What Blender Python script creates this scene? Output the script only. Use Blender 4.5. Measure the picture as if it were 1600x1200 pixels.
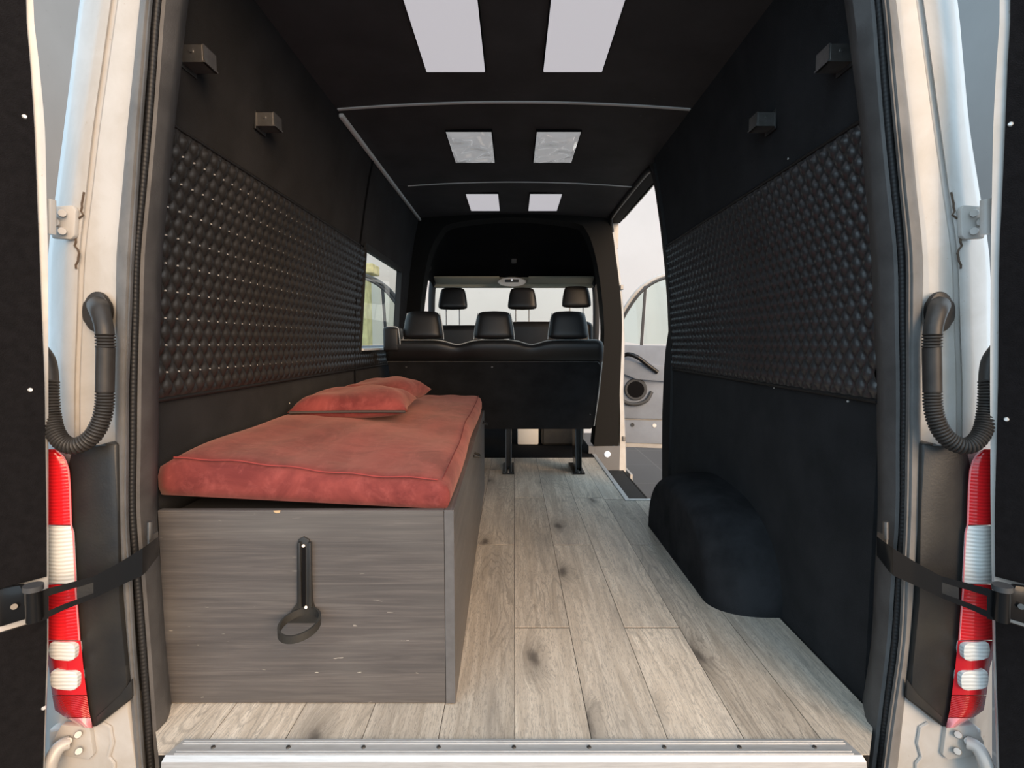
import bpy, bmesh, math, random
from mathutils import Vector, Matrix
random.seed(7)
for o in list(bpy.data.objects): bpy.data.objects.remove(o, do_unlink=True)
S = bpy.context.scene
COL = S.collection
# ------------------------------------------------------------------ camera
F = 820.0; PITCH = math.radians(4.32); CH = 0.88
cam = bpy.data.cameras.new('camera'); camo = bpy.data.objects.new('camera', cam); COL.objects.link(camo)
cam.sensor_width = 36; cam.lens = 36*F/1600; cam.shift_x = -3/1600
cam.clip_start = 0.02
camo.location = (0, 0, CH); camo.rotation_euler = (math.pi/2-PITCH, 0, 0)
S.camera = camo
# ------------------------------------------------------------------ world, sun, exposure
S.view_settings.view_transform = 'Standard'; S.view_settings.look = 'None'
S.view_settings.gamma = 1; S.view_settings.use_curve_mapping = False
S.view_settings.exposure = 0.78
W = bpy.data.worlds.new('sky'); S.world = W; W.use_nodes = True
W.node_tree.nodes['Background'].inputs[0].default_value = (0.64, 0.84, 1.0, 1)
W.node_tree.nodes['Background'].inputs[1].default_value = 1.05
sun = bpy.data.lights.new('sun', 'SUN'); sun.energy = 2.4; sun.color = (1.0, 0.64, 0.34); sun.angle = math.radians(45)
suno = bpy.data.objects.new('sun', sun); COL.objects.link(suno)
suno.rotation_euler = Vector((-0.50, 0.80, -0.36)).to_track_quat('-Z', 'Y').to_euler()

# ------------------------------------------------------------------ pixel helpers (turn a photo pixel into a point at a real depth)
sp, cp = math.sin(PITCH), math.cos(PITCH)
def ray(px, py):
    u, v = px-803.0, py-600.0
    return Vector((u, F*cp - v*sp, -F*sp - v*cp))
def P(px, py, Y):
    r = ray(px, py); t = Y/r.y
    return Vector((r.x*t, Y, CH + r.z*t))
def PZ(px, py, z):
    r = ray(px, py); t = (z-CH)/r.z
    return Vector((r.x*t, r.y*t, z))

# ------------------------------------------------------------------ materials
def mat(name, color, rough=0.5, metal=0.0, bump=0.0, bscale=200, var=0.0, vscale=5, spec=0.5, sheen=0, stretch=(1,1,1), coat=0, emit=0, color2=None, alpha=None, trans=0, ior=1.45):
    m = bpy.data.materials.new(name); m.use_nodes = True
    nt = m.node_tree; b = nt.nodes['Principled BSDF']
    b.inputs['Base Color'].default_value = (*color, 1)
    b.inputs['Roughness'].default_value = rough; b.inputs['Metallic'].default_value = metal
    b.inputs['Specular IOR Level'].default_value = spec
    b.inputs['Sheen Weight'].default_value = sheen
    b.inputs['Coat Weight'].default_value = coat
    b.inputs['Transmission Weight'].default_value = trans; b.inputs['IOR'].default_value = ior
    if emit: b.inputs['Emission Color'].default_value = (*color, 1); b.inputs['Emission Strength'].default_value = emit
    if alpha is not None: b.inputs['Alpha'].default_value = alpha
    tc = nt.nodes.new('ShaderNodeTexCoord'); mp = nt.nodes.new('ShaderNodeMapping')
    mp.inputs['Scale'].default_value = stretch
    nt.links.new(tc.outputs['Object'], mp.inputs['Vector'])
    if var:
        n = nt.nodes.new('ShaderNodeTexNoise'); n.inputs['Scale'].default_value = vscale; n.inputs['Detail'].default_value = 5; n.inputs['Roughness'].default_value = .6
        nt.links.new(mp.outputs[0], n.inputs['Vector'])
        r = nt.nodes.new('ShaderNodeValToRGB'); c2 = color2 or tuple(c*(1-var) for c in color)
        r.color_ramp.elements[0].position = .35; r.color_ramp.elements[1].position = .65
        r.color_ramp.elements[0].color = (*c2, 1); r.color_ramp.elements[1].color = (*color, 1)
        nt.links.new(n.outputs[0], r.inputs[0]); nt.links.new(r.outputs[0], b.inputs['Base Color'])
    if bump:
        n2 = nt.nodes.new('ShaderNodeTexNoise'); n2.inputs['Scale'].default_value = bscale; n2.inputs['Detail'].default_value = 3
        nt.links.new(mp.outputs[0], n2.inputs['Vector'])
        bn = nt.nodes.new('ShaderNodeBump'); bn.inputs['Strength'].default_value = bump; bn.inputs['Distance'].default_value = .002
        nt.links.new(n2.outputs[0], bn.inputs['Height']); nt.links.new(bn.outputs[0], b.inputs['Normal'])
    return m
def N(nt, t, **k):
    n = nt.nodes.new(t)
    for a, v in k.items(): setattr(n, a, v)
    return n
def math_(nt, op, a, b=None, clamp=False):
    n = N(nt, 'ShaderNodeMath', operation=op, use_clamp=clamp)
    for i, v in enumerate((a, b)):
        if v is None: continue
        if isinstance(v, (int, float)): n.inputs[i].default_value = v
        else: nt.links.new(v, n.inputs[i])
    return n.outputs[0]
def mixc(nt, fac, a, b, mode='MIX'):
    n = N(nt, 'ShaderNodeMix', data_type='RGBA', blend_type=mode)
    for i, v in ((0, fac), (6, a), (7, b)):
        if isinstance(v, (int, float)): n.inputs[i].default_value = v
        elif isinstance(v, tuple): n.inputs[i].default_value = (*v, 1)
        else: nt.links.new(v, n.inputs[i])
    return n.outputs[2]
def noise(nt, vec, scale, detail=4, rough=.6, dist=0):
    n = N(nt, 'ShaderNodeTexNoise'); n.inputs['Scale'].default_value = scale; n.inputs['Detail'].default_value = detail
    n.inputs['Roughness'].default_value = rough; n.inputs['Distortion'].default_value = dist
    nt.links.new(vec, n.inputs['Vector']); return n.outputs[0]
def mapped(nt, vec, scale):
    n = N(nt, 'ShaderNodeMapping'); n.inputs['Scale'].default_value = scale; nt.links.new(vec, n.inputs['Vector']); return n.outputs[0]
def ramp(nt, fac, p0, p1, c0=(0,0,0), c1=(1,1,1)):
    r = N(nt, 'ShaderNodeValToRGB'); e = r.color_ramp.elements
    e[0].position = p0; e[1].position = p1; e[0].color = (*c0, 1); e[1].color = (*c1, 1)
    nt.links.new(fac, r.inputs[0]); return r.outputs[0]

def N_noisecol(nt, vec):
    n = N(nt, 'ShaderNodeTexNoise'); n.inputs['Scale'].default_value = 12; n.inputs['Detail'].default_value = 3
    nt.links.new(vec, n.inputs['Vector']); return n.outputs['Color']
def plank_material():
    m = bpy.data.materials.new('weathered oak plank'); m.use_nodes = True; nt = m.node_tree; b = nt.nodes['Principled BSDF']
    tc = N(nt, 'ShaderNodeTexCoord'); oi = N(nt, 'ShaderNodeObjectInfo')
    off = N(nt, 'ShaderNodeVectorMath', operation='SCALE'); off.inputs[0].default_value = (7.3, 23.1, 5.7)
    nt.links.new(oi.outputs['Random'], off.inputs['Scale'])
    ad = N(nt, 'ShaderNodeVectorMath', operation='ADD'); nt.links.new(tc.outputs['Object'], ad.inputs[0]); nt.links.new(off.outputs[0], ad.inputs[1])
    v = ad.outputs[0]
    # knots: a few voronoi cells per plank bend the grain and darken
    vk = mapped(nt, mixc(nt, .04, v, N_noisecol(nt, v)), (5.6, 2.0, 1))
    vo = N(nt, 'ShaderNodeTexVoronoi', voronoi_dimensions='2D'); vo.inputs['Scale'].default_value = 1.0; nt.links.new(vk, vo.inputs['Vector'])
    sel = N(nt, 'ShaderNodeSeparateColor'); nt.links.new(vo.outputs['Color'], sel.inputs[0])
    has = math_(nt, 'GREATER_THAN', sel.outputs[0], .66)
    near = ramp(nt, vo.outputs['Distance'], .0, .30, (1,1,1), (0,0,0))
    knot = math_(nt, 'MULTIPLY', has, near)
    core = math_(nt, 'MULTIPLY', has, ramp(nt, vo.outputs['Distance'], .03, .10, (1,1,1), (0,0,0)))
    warp = N(nt, 'ShaderNodeCombineXYZ'); nt.links.new(math_(nt, 'MULTIPLY', knot, .035), warp.inputs[0])
    ad2 = N(nt, 'ShaderNodeVectorMath', operation='ADD'); nt.links.new(v, ad2.inputs[0]); nt.links.new(warp.outputs[0], ad2.inputs[1])
    g1 = noise(nt, mapped(nt, ad2.outputs[0], (26, 1.7, 1)), 1.6, 6, .65, .8)
    g2 = noise(nt, mapped(nt, ad2.outputs[0], (230, 26, 1)), 1.0, 5, .75, 1.6)
    g3 = noise(nt, mapped(nt, v, (7, 1.8, 1)), 1.0, 3, .5)
    saw = noise(nt, mapped(nt, v, (40, 160, 1)), 1.0, 2, .5)
    c = mixc(nt, ramp(nt, g1, .38, .66), (.64, .535, .42), (.93, .81, .665))
    c = mixc(nt, math_(nt, 'MULTIPLY', ramp(nt, g2, .42, .49, (1,1,1), (0,0,0)), .68), c, (.40, .345, .29))
    lowf = noise(nt, mapped(nt, ad2.outputs[0], (9, 1.1, 1)), 1.0, 2, .4, .3)
    ring = math_(nt, 'SINE', math_(nt, 'ADD', math_(nt, 'MULTIPLY', lowf, 150.0), math_(nt, 'MULTIPLY', g2, 5.0)))
    zone = ramp(nt, noise(nt, mapped(nt, v, (5, 1.4, 1)), 1.0, 2, .5), .42, .58)
    c = mixc(nt, math_(nt, 'MULTIPLY', math_(nt, 'MULTIPLY', ramp(nt, ring, .55, 1.0), zone), .48), c, (.27, .23, .19))
    c = mixc(nt, math_(nt, 'MULTIPLY', ramp(nt, g3, .48, .72), .45), c, (.38, .345, .31))
    c = mixc(nt, math_(nt, 'MULTIPLY', ramp(nt, saw, .55, .7), .12), c, (.75, .70, .62))
    c = mixc(nt, math_(nt, 'MULTIPLY', knot, .6), c, (.17, .145, .12))
    c = mixc(nt, math_(nt, 'MULTIPLY', core, .65), c, (.07, .055, .045))
    tone = math_(nt, 'ADD', math_(nt, 'MULTIPLY', oi.outputs['Random'], .38), .72)
    hs = N(nt, 'ShaderNodeHueSaturation'); hs.inputs['Saturation'].default_value = .9; nt.links.new(tone, hs.inputs['Value']); nt.links.new(c, hs.inputs['Color'])
    nt.links.new(hs.outputs[0], b.inputs['Base Color']); b.inputs['Roughness'].default_value = .48
    bn = N(nt, 'ShaderNodeBump'); bn.inputs['Strength'].default_value = .35; bn.inputs['Distance'].default_value = .0015
    nt.links.new(g2, bn.inputs['Height']); nt.links.new(bn.outputs[0], b.inputs['Normal'])
    return m
def laminate_material(name, axis):
    m = bpy.data.materials.new(name); m.use_nodes = True; nt = m.node_tree; b = nt.nodes['Principled BSDF']
    tc = N(nt, 'ShaderNodeTexCoord'); v = tc.outputs['Object']
    s1 = (1.6, 55, 55) if axis == 0 else (55, 1.6, 55)
    s2 = (7, 330, 330) if axis == 0 else (330, 7, 330)
    s3 = (1.1, 6, 6) if axis == 0 else (6, 1.1, 6)
    g3 = noise(nt, mapped(nt, v, s3), 1.3, 3, .5, .6)
    g1 = noise(nt, mapped(nt, v, s1), 1.0, 5, .6, 1.1); g2 = noise(nt, mapped(nt, v, s2), 1.0, 3, .6, .3)
    c = mixc(nt, ramp(nt, g1, .36, .66), (.078, .073, .072), (.135, .124, .119))
    c = mixc(nt, math_(nt, 'MULTIPLY', ramp(nt, g2, .42, .56), .5), c, (.075, .071, .072))
    c = mixc(nt, math_(nt, 'MULTIPLY', ramp(nt, g3, .5, .7), .45), c, (.17, .165, .16))
    # pale scuffs where the laminate is chipped, mostly low down
    sc = noise(nt, mapped(nt, v, (18, 18, 90)), 1.2, 2, .5, .4)
    sep = N(nt, 'ShaderNodeSeparateXYZ'); nt.links.new(v, sep.inputs[0])
    low = ramp(nt, sep.outputs[2], .10, .30, (1,1,1), (.25,.25,.25))
    c = mixc(nt, math_(nt, 'MULTIPLY', ramp(nt, sc, .735, .75), math_(nt, 'MULTIPLY', low, .8)), c, (.45, .42, .37))
    nt.links.new(c, b.inputs['Base Color']); b.inputs['Roughness'].default_value = .42
    bn = N(nt, 'ShaderNodeBump'); bn.inputs['Strength'].default_value = .25; bn.inputs['Distance'].default_value = .001
    nt.links.new(g2, bn.inputs['Height']); nt.links.new(bn.outputs[0], b.inputs['Normal'])
    return m
def suede_material(name, base, dark):
    m = bpy.data.materials.new(name); m.use_nodes = True; nt = m.node_tree; b = nt.nodes['Principled BSDF']
    tc = N(nt, 'ShaderNodeTexCoord'); v = tc.outputs['Object']
    a = noise(nt, v, 4.5, 8, .62, .9); d = noise(nt, mapped(nt, v, (30, 12, 30)), 1, 5, .7, .5); e = noise(nt, v, 600, 2)
    c = mixc(nt, ramp(nt, a, .40, .60), dark, base)
    c = mixc(nt, math_(nt, 'MULTIPLY', ramp(nt, d, .5, .68), .35), c, tuple(min(1, x*1.35+.02) for x in base))
    nt.links.new(c, b.inputs['Base Color']); b.inputs['Roughness'].default_value = .85; b.inputs['Specular IOR Level'].default_value = .2
    b.inputs['Sheen Weight'].default_value = .25; b.inputs['Sheen Tint'].default_value = (1, .6, .5, 1)
    bn = N(nt, 'ShaderNodeBump'); bn.inputs['Strength'].default_value = .5; bn.inputs['Distance'].default_value = .004
    wr = noise(nt, v, 9, 4, .5, 1.5)
    nt.links.new(math_(nt, 'ADD', math_(nt, 'MULTIPLY', e, .1), wr), bn.inputs['Height']); nt.links.new(bn.outputs[0], b.inputs['Normal'])
    return m
def lens_material(name, color, rib=170, tr=.0, rough=.12):
    m = bpy.data.materials.new(name); m.use_nodes = True; nt = m.node_tree; b = nt.nodes['Principled BSDF']
    tc = N(nt, 'ShaderNodeTexCoord'); v = tc.outputs['Object']
    w = N(nt, 'ShaderNodeTexWave', bands_direction='Z'); w.inputs['Scale'].default_value = rib/6.28*1.6; w.inputs['Distortion'].default_value = 1.2; w.inputs['Detail'].default_value = 1
    nt.links.new(v, w.inputs['Vector'])
    c = mixc(nt, w.outputs['Fac'], tuple(x*.78 for x in color), color)
    nt.links.new(c, b.inputs['Base Color']); b.inputs['Roughness'].default_value = rough; b.inputs['Coat Weight'].default_value = .6
    b.inputs['Subsurface Weight'].default_value = 0
    bn = N(nt, 'ShaderNodeBump'); bn.inputs['Strength'].default_value = .3; bn.inputs['Distance'].default_value = .002
    nt.links.new(w.outputs['Fac'], bn.inputs['Height']); nt.links.new(bn.outputs[0], b.inputs['Normal'])
    return m
def paint_material():
    m = bpy.data.materials.new('grubby white body paint'); m.use_nodes = True; nt = m.node_tree; b = nt.nodes['Principled BSDF']
    tc = N(nt, 'ShaderNodeTexCoord'); v = tc.outputs['Object']
    a = noise(nt, v, 6, 6, .65, .5); d = noise(nt, v, 60, 4, .7)
    c = mixc(nt, ramp(nt, a, .35, .6), (.45, .425, .39), (.525, .51, .49))
    c = mixc(nt, math_(nt, 'MULTIPLY', ramp(nt, d, .68, .72), .6), c, (.30, .22, .15))
    nt.links.new(c, b.inputs['Base Color']); b.inputs['Roughness'].default_value = .35; b.inputs['Coat Weight'].default_value = .3
    return m
def tile_material():
    m = bpy.data.materials.new('dark stone tile'); m.use_nodes = True; nt = m.node_tree; b = nt.nodes['Principled BSDF']
    tc = N(nt, 'ShaderNodeTexCoord'); v = tc.outputs['Object']
    br = N(nt, 'ShaderNodeTexBrick'); br.offset = 0; br.inputs['Scale'].default_value = 1; br.inputs['Brick Width'].default_value = .9; br.inputs['Row Height'].default_value = .9
    br.inputs['Mortar Size'].default_value = .008; br.inputs['Color1'].default_value = (.055,.055,.058,1); br.inputs['Color2'].default_value = (.048,.048,.051,1); br.inputs['Mortar'].default_value = (.09,.09,.09,1)
    nt.links.new(v, br.inputs['Vector']); nt.links.new(br.outputs[0], b.inputs['Base Color']); b.inputs['Roughness'].default_value = .6
    return m
def concrete_material(name, c0):
    m = bpy.data.materials.new(name); m.use_nodes = True; nt = m.node_tree; b = nt.nodes['Principled BSDF']
    tc = N(nt, 'ShaderNodeTexCoord'); v = tc.outputs['Object']
    a = noise(nt, v, .8, 6, .6); d = noise(nt, v, 9, 3, .6)
    c = mixc(nt, ramp(nt, a, .3, .7), tuple(x*.9 for x in c0), c0)
    c = mixc(nt, math_(nt, 'MULTIPLY', ramp(nt, d, .70, .73), .35), c, tuple(x*.55 for x in c0))
    nt.links.new(c, b.inputs['Base Color']); b.inputs['Roughness'].default_value = .9
    return m
def glass_material():
    m = bpy.data.materials.new('window glass'); m.use_nodes = True; nt = m.node_tree
    nt.nodes.remove(nt.nodes['Principled BSDF']); out = [n for n in nt.nodes if n.type == 'OUTPUT_MATERIAL'][0]
    t = N(nt, 'ShaderNodeBsdfTransparent'); t.inputs[0].default_value = (.90, .95, .93, 1)
    g = N(nt, 'ShaderNodeBsdfGlossy'); g.inputs['Roughness'].default_value = .03
    fr = N(nt, 'ShaderNodeFresnel'); fr.inputs[0].default_value = 1.4
    mx = N(nt, 'ShaderNodeMixShader'); nt.links.new(fr.outputs[0], mx.inputs[0]); nt.links.new(t.outputs[0], mx.inputs[1]); nt.links.new(g.outputs[0], mx.inputs[2])
    nt.links.new(mx.outputs[0], out.inputs[0]); return m

M_plank = plank_material()
M_lamF = laminate_material('grey wood laminate', 0); M_lamS = laminate_material('grey wood laminate side', 1)
M_suede = suede_material('red suede', (.25, .054, .048), (.145, .028, .027))
M_carpet = mat('black carpet', (.023, .023, .025), .95, bump=.6, bscale=700, var=.4, vscale=6, spec=.12, sheen=.04)
M_hoop = mat('black pillar lining', (.011, .0105, .010), .8, bump=.3, bscale=400, spec=.2)
M_doorcarpet = mat('black door carpet', (.011, .010, .011), .95, bump=.8, bscale=500, var=.3, vscale=60, spec=.1, sheen=.05)
M_deep = mat('black headliner', (.008, .008, .009), .95, bump=.3, bscale=600, spec=.1, var=.2)
M_vinyl = mat('black leatherette', (.017, .016, .016), .50, bump=.25, bscale=500, spec=.4, var=.3, vscale=4)
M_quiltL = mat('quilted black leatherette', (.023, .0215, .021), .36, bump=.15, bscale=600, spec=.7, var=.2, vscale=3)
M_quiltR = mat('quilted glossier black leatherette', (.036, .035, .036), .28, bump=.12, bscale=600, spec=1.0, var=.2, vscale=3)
M_ceil = mat('charcoal lining', (.075, .072, .074), .75, bump=.3, bscale=600, var=.25, vscale=4, spec=.25)
M_leather = mat('black seat leather', (.014, .013, .013), .36, bump=.3, bscale=350, spec=.5, var=.2, vscale=9)
M_strip = mat('grey worn vinyl strip', (.105, .100, .098), .55, bump=.25, bscale=300, var=.35, vscale=12)
M_rubber = mat('grey rubber gasket', (.22, .215, .21), .5, var=.35, vscale=9, bump=.2, bscale=120)
M_rubdark = mat('ribbed black rubber', (.018, .018, .019), .5, spec=.5)
M_hose = mat('black conduit rubber', (.040, .036, .033), .45, var=.3, vscale=30)
M_paint = paint_material()
M_sealer = mat('body seam sealer', (.46, .42, .36), .6, var=.4, vscale=50)
M_blackpl = mat('black plastic housing', (.016, .0165, .018), .42, bump=.15, bscale=200, var=.5, vscale=6, color2=(.036, .034, .030))
M_gloss = mat('glossy black enamel', (.009, .009, .0095), .26, spec=.35, coat=.12)
M_steel = mat('zinc bracket metal', (.32, .31, .30), .38, metal=.9, var=.3, vscale=20)
M_alu = mat('brushed aluminium', (.66, .665, .67), .42, metal=.5, var=.16, vscale=14, stretch=(1, 14, 14), bump=.1)
M_trimwhite = mat('pale trim strip', (.80, .80, .78), .45)
M_pip = mat('white piping', (.62, .62, .60), .5)
M_red = lens_material('red tail lens', (.78, .012, .018)); M_redd = lens_material('deep red tail lens', (.45, .006, .008), 320)
M_redflat = mat('smooth red lens', (.55, .012, .02), .15, coat=.6)
M_clear = lens_material('clear tail lens', (.80, .82, .80), 150, rough=.1)
M_pink = mat('pale pink lens edge', (.75, .25, .27), .15, coat=.5)
M_glass = glass_material()
M_conc = concrete_material('pale concrete', (.50, .525, .565)); M_concd = concrete_material('shaded concrete', (.24, .235, .23))  # darker copy for the outer side walls, their shade put into the colour
M_tile = tile_material()
M_pearl = mat('white acrylic diffuser', (.45, .435, .46), .3, emit=.62)
M_foil = mat('crinkled clear film', (.62, .62, .63), .08, metal=.55, coat=1, spec=1, emit=.30)
M_dgrey = mat('grey door trim', (.29, .325, .385), .55, bump=.1, var=.15)
M_dgrey2 = mat('dark grey plastic', (.06, .062, .066), .5)
M_subfloor = mat('dark joint filler', (.008, .007, .006), .95)
M_screw = mat('pale screw head', (.75, .74, .72), .35, metal=.3)
M_dscrew = mat('dull screw head', (.10, .095, .09), .4, metal=.7)
M_tread = mat('black step tread', (.012, .012, .012), .8, bump=.6, bscale=300)
M_lampw = mat('step lamp lens', (.85, .87, .9), .3, emit=.25)
M_fol = mat('pale yellow render', (.62, .60, .36), .9, var=.4, vscale=7)
M_visor = mat('beige lit visor fabric', (.42, .39, .30), .8)

# ------------------------------------------------------------------ object helpers
ROOT = {}
def thing(name, label=None, cat=None, loc=(0, 0, 0), group=None, kind=None):
    o = bpy.data.objects.new(name, None); COL.objects.link(o); o.location = loc; o.empty_display_size = .1
    if label: o['label'] = label
    if cat: o['category'] = cat
    if group: o['group'] = group
    if kind: o['kind'] = kind
    ROOT[o.name] = Vector(loc); return o
def obj(name, bm, m, parent=None, smooth=False, label=None, cat=None, group=None, kind=None, sub=0):
    """bm is in world coordinates"""
    bmesh.ops.recalc_face_normals(bm, faces=bm.faces[:])
    me = bpy.data.meshes.new(name)
    o = bpy.data.objects.new(name, me); COL.objects.link(o)
    if parent is not None: org = ROOT[parent.name]; o.parent = parent
    else:
        xs = [v.co for v in bm.verts]
        org = Vector(((min(c.x for c in xs)+max(c.x for c in xs))/2, (min(c.y for c in xs)+max(c.y for c in xs))/2, min(c.z for c in xs)))
        o.location = org
    ROOT[o.name] = org
    bmesh.ops.translate(bm, verts=bm.verts[:], vec=-org)
    if smooth:
        for f in bm.faces: f.smooth = True
    bm.to_mesh(me); bm.free()
    me.materials.append(m)
    if smooth and smooth != 'all':
        try: me.set_sharp_from_angle(angle=math.radians(38))
        except Exception: pass
    if sub:
        md = o.modifiers.new('sub', 'SUBSURF'); md.levels = sub; md.render_levels = sub
    if label: o['label'] = label
    if cat: o['category'] = cat
    if group: o['group'] = group
    if kind: o['kind'] = kind
    return o
def B(): return bmesh.new()
def box(bm, a, b, bev=0, seg=2, mtx=None):
    a = Vector(a); b = Vector(b); c = (a+b)/2; s = b-a
    r = bmesh.ops.create_cube(bm, size=1, matrix=Matrix.Translation(c) @ Matrix.Diagonal((abs(s.x), abs(s.y), abs(s.z), 1)))
    vs = r['verts']
    if bev:
        es = list({e for v in vs for e in v.link_edges})
        rr = bmesh.ops.bevel(bm, geom=es, offset=bev, segments=seg, affect='EDGES', profile=.5)
        vs = list({v for f in rr['faces'] for v in f.verts} | {v for v in vs if v.is_valid})
    if mtx is not None: bmesh.ops.transform(bm, matrix=mtx, verts=vs)
    return bm
def quadstrip(bm, rails, closed=False, cap=False):
    """rails: list of equal-length point lists; skin between successive ones"""
    V = [[bm.verts.new(p) for p in r] for r in rails]
    n = len(V)
    for i in range(n if closed else n-1):
        a, b = V[i], V[(i+1) % n]
        for j in range(len(a)-1): bm.faces.new((a[j], a[j+1], b[j+1], b[j]))
    if cap and closed:
        bm.faces.new([V[i][0] for i in range(n)]); bm.faces.new([V[i][-1] for i in range(n)])
    return V
def smoothpath(pts, n=8):
    pts = [Vector(p) for p in pts]; out = []
    for i in range(len(pts)-1):
        p0 = pts[max(i-1, 0)]; p1 = pts[i]; p2 = pts[i+1]; p3 = pts[min(i+2, len(pts)-1)]
        for k in range(n):
            t = k/n
            out.append(.5*((2*p1)+(-p0+p2)*t+(2*p0-5*p1+4*p2-p3)*t*t+(-p0+3*p1-3*p2+p3)*t**3))
    out.append(pts[-1]); return out
def resample(pts, step):
    out = [pts[0]]; acc = 0
    L = [0]
    for a, b in zip(pts, pts[1:]): L.append(L[-1]+(b-a).length)
    n = max(2, int(L[-1]/step)); j = 0; res = []
    for k in range(n+1):
        d = L[-1]*k/n
        while j < len(L)-2 and L[j+1] < d: j += 1
        t = (d-L[j])/max(1e-9, L[j+1]-L[j]); res.append(pts[j].lerp(pts[j+1], min(1, t)))
    return res
def tube(bm, pts, rad, seg=12, cap=True, flat=1.0):
    """rad: number or function of (index, arclength)"""
    pts = [Vector(p) for p in pts]; rings = []; nrm = None; s = 0
    for i, p in enumerate(pts):
        d = (pts[min(i+1, len(pts)-1)]-pts[max(i-1, 0)]).normalized()
        if nrm is None:
            nrm = d.cross(Vector((0, 1, 0)));
            if nrm.length < .1: nrm = d.cross(Vector((1, 0, 0)))
            nrm.normalize()
        else: nrm = (nrm - d*nrm.dot(d)).normalized()
        bn = d.cross(nrm)
        if i: s += (p-pts[i-1]).length
        r = rad(i, s) if callable(rad) else rad
        rings.append([bm.verts.new(p+(nrm*math.cos(a)+bn*math.sin(a)*flat)*r) for a in [2*math.pi*k/seg for k in range(seg)]])
    for a, b in zip(rings, rings[1:]):
        for k in range(seg): bm.faces.new((a[k], a[(k+1) % seg], b[(k+1) % seg], b[k]))
    if cap: bm.faces.new(rings[0]); bm.faces.new(rings[-1][::-1])
    return bm
def prism(bm, poly, d, bev=0):
    """poly: 3D points of a planar outline, extruded by vector d"""
    n = len(poly); a = [bm.verts.new(p) for p in poly]; b = [bm.verts.new(Vector(p)+Vector(d)) for p in poly]
    fs = [bm.faces.new(a), bm.faces.new(b[::-1])]
    for i in range(n): fs.append(bm.faces.new((a[i], b[i], b[(i+1) % n], a[(i+1) % n])))
    if bev:
        es = list({e for f in fs for e in f.edges})
        bmesh.ops.bevel(bm, geom=es, offset=bev, segments=2, affect='EDGES', profile=.5)
    return bm
def cyl(bm, a, b, r, seg=16, r2=None):
    a = Vector(a); b = Vector(b); r2 = r if r2 is None else r2
    q = (b-a).to_track_quat('Z', 'Y')
    A = [bm.verts.new(a+q @ Vector((r*math.cos(t), r*math.sin(t), 0))) for t in [2*math.pi*k/seg for k in range(seg)]]
    Bv = [bm.verts.new(b+q @ Vector((r2*math.cos(t), r2*math.sin(t), 0))) for t in [2*math.pi*k/seg for k in range(seg)]]
    for k in range(seg): bm.faces.new((A[k], A[(k+1) % seg], Bv[(k+1) % seg], Bv[k]))
    bm.faces.new(A[::-1]); bm.faces.new(Bv); return bm
def lerp1(x, xs, ys):
    if x <= xs[0]: return ys[0]
    for i in range(len(xs)-1):
        if x <= xs[i+1]:
            t = (x-xs[i])/(xs[i+1]-xs[i]); return ys[i]*(1-t)+ys[i+1]*t
    return ys[-1]
def wx(z):   # half width of the inside of the van at height z
    return lerp1(z, [0, .75, .95, 1.15, 1.40, 1.60, 1.75, 1.87, 2.2], [.865, .865, .862, .850, .822, .792, .765, .738, .70])

# ================================================================== the place outside
bm = B(); box(bm, (-14, -8, -.75), (14, 14, -.65)); obj('floor', bm, M_tile, kind='structure')
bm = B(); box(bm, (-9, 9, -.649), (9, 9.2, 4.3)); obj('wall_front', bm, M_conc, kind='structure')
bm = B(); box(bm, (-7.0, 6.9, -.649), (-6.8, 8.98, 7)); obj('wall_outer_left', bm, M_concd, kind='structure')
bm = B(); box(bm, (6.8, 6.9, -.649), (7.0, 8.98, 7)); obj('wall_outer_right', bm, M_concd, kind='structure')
# pale pier seen through the side window on the left
t = thing('garden_pier', 'pale yellow pier outside, seen through the left side window', 'pier', (-2.42, 8.2, -.65))
bm = B(); box(bm, (-2.50, 8.05, -.65), (-2.24, 8.35, 1.95), .01); obj('shaft', bm, M_fol, t)
bm = B(); box(bm, (-2.62, 8.0, 1.95), (-2.12, 8.40, 2.1), .02); obj('cap', bm, M_fol, t)

# ================================================================== floor of planks
fl = thing('floor_deck', kind='structure', loc=(0, 2.5, 0)); fl.name = 'floor'
ROOT[fl.name] = Vector((0, 2.5, 0))
bm = B()
prism(bm, [Vector(p) for p in ((-.765, 1.070, -.05), (.765, 1.070, -.05), (.865, 1.198, -.05), (.865, 2.925, -.05), (.645, 2.925, -.05), (.645, 4.6, -.05), (-.865, 4.6, -.05), (-.865, 1.198, -.05))], (0, 0, .0485))
obj('underlay', bm, M_subfloor, fl)
PW = .171; JL = 1.385
# end joints measured in the photograph, column by column (column 0 starts just right of the middle seam)
ph = {0: 1.573, 1: 2.25, 2: 1.573, 3: 2.25, 4: 1.9, -1: 2.25, -2: 1.573, -3: 2.25, -4: 1.75, -5: 2.1}
def plank(x0, x1, y0, y1):
    if x1-x0 < .01 or y1-y0 < .02: return
    g = .0009; ge = .0034; bm = B()
    fy_ = lambda x: max(y0+ge if y0 > 1.1 else 1.066, 1.066+1.0*max(0, abs(x)-.765)*1.3)
    a = [(x0+g, fy_(x0+g), 0)]
    if x0 < .765 < x1 and y0 < 1.2: a.append((.765, fy_(.765), 0))
    if x0 < -.765 < x1 and y0 < 1.2: a.append((-.765, fy_(-.765), 0))
    a += [(x1-g, fy_(x1-g), 0), (x1-g, y1-ge, 0), (x0+g, y1-ge, 0)]
    prism(bm, [Vector((p[0], p[1], -.0014)) for p in a], (0, 0, .0014+random.uniform(-.0003, .0003)))
    obj('plank', bm, M_plank, fl)
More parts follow.
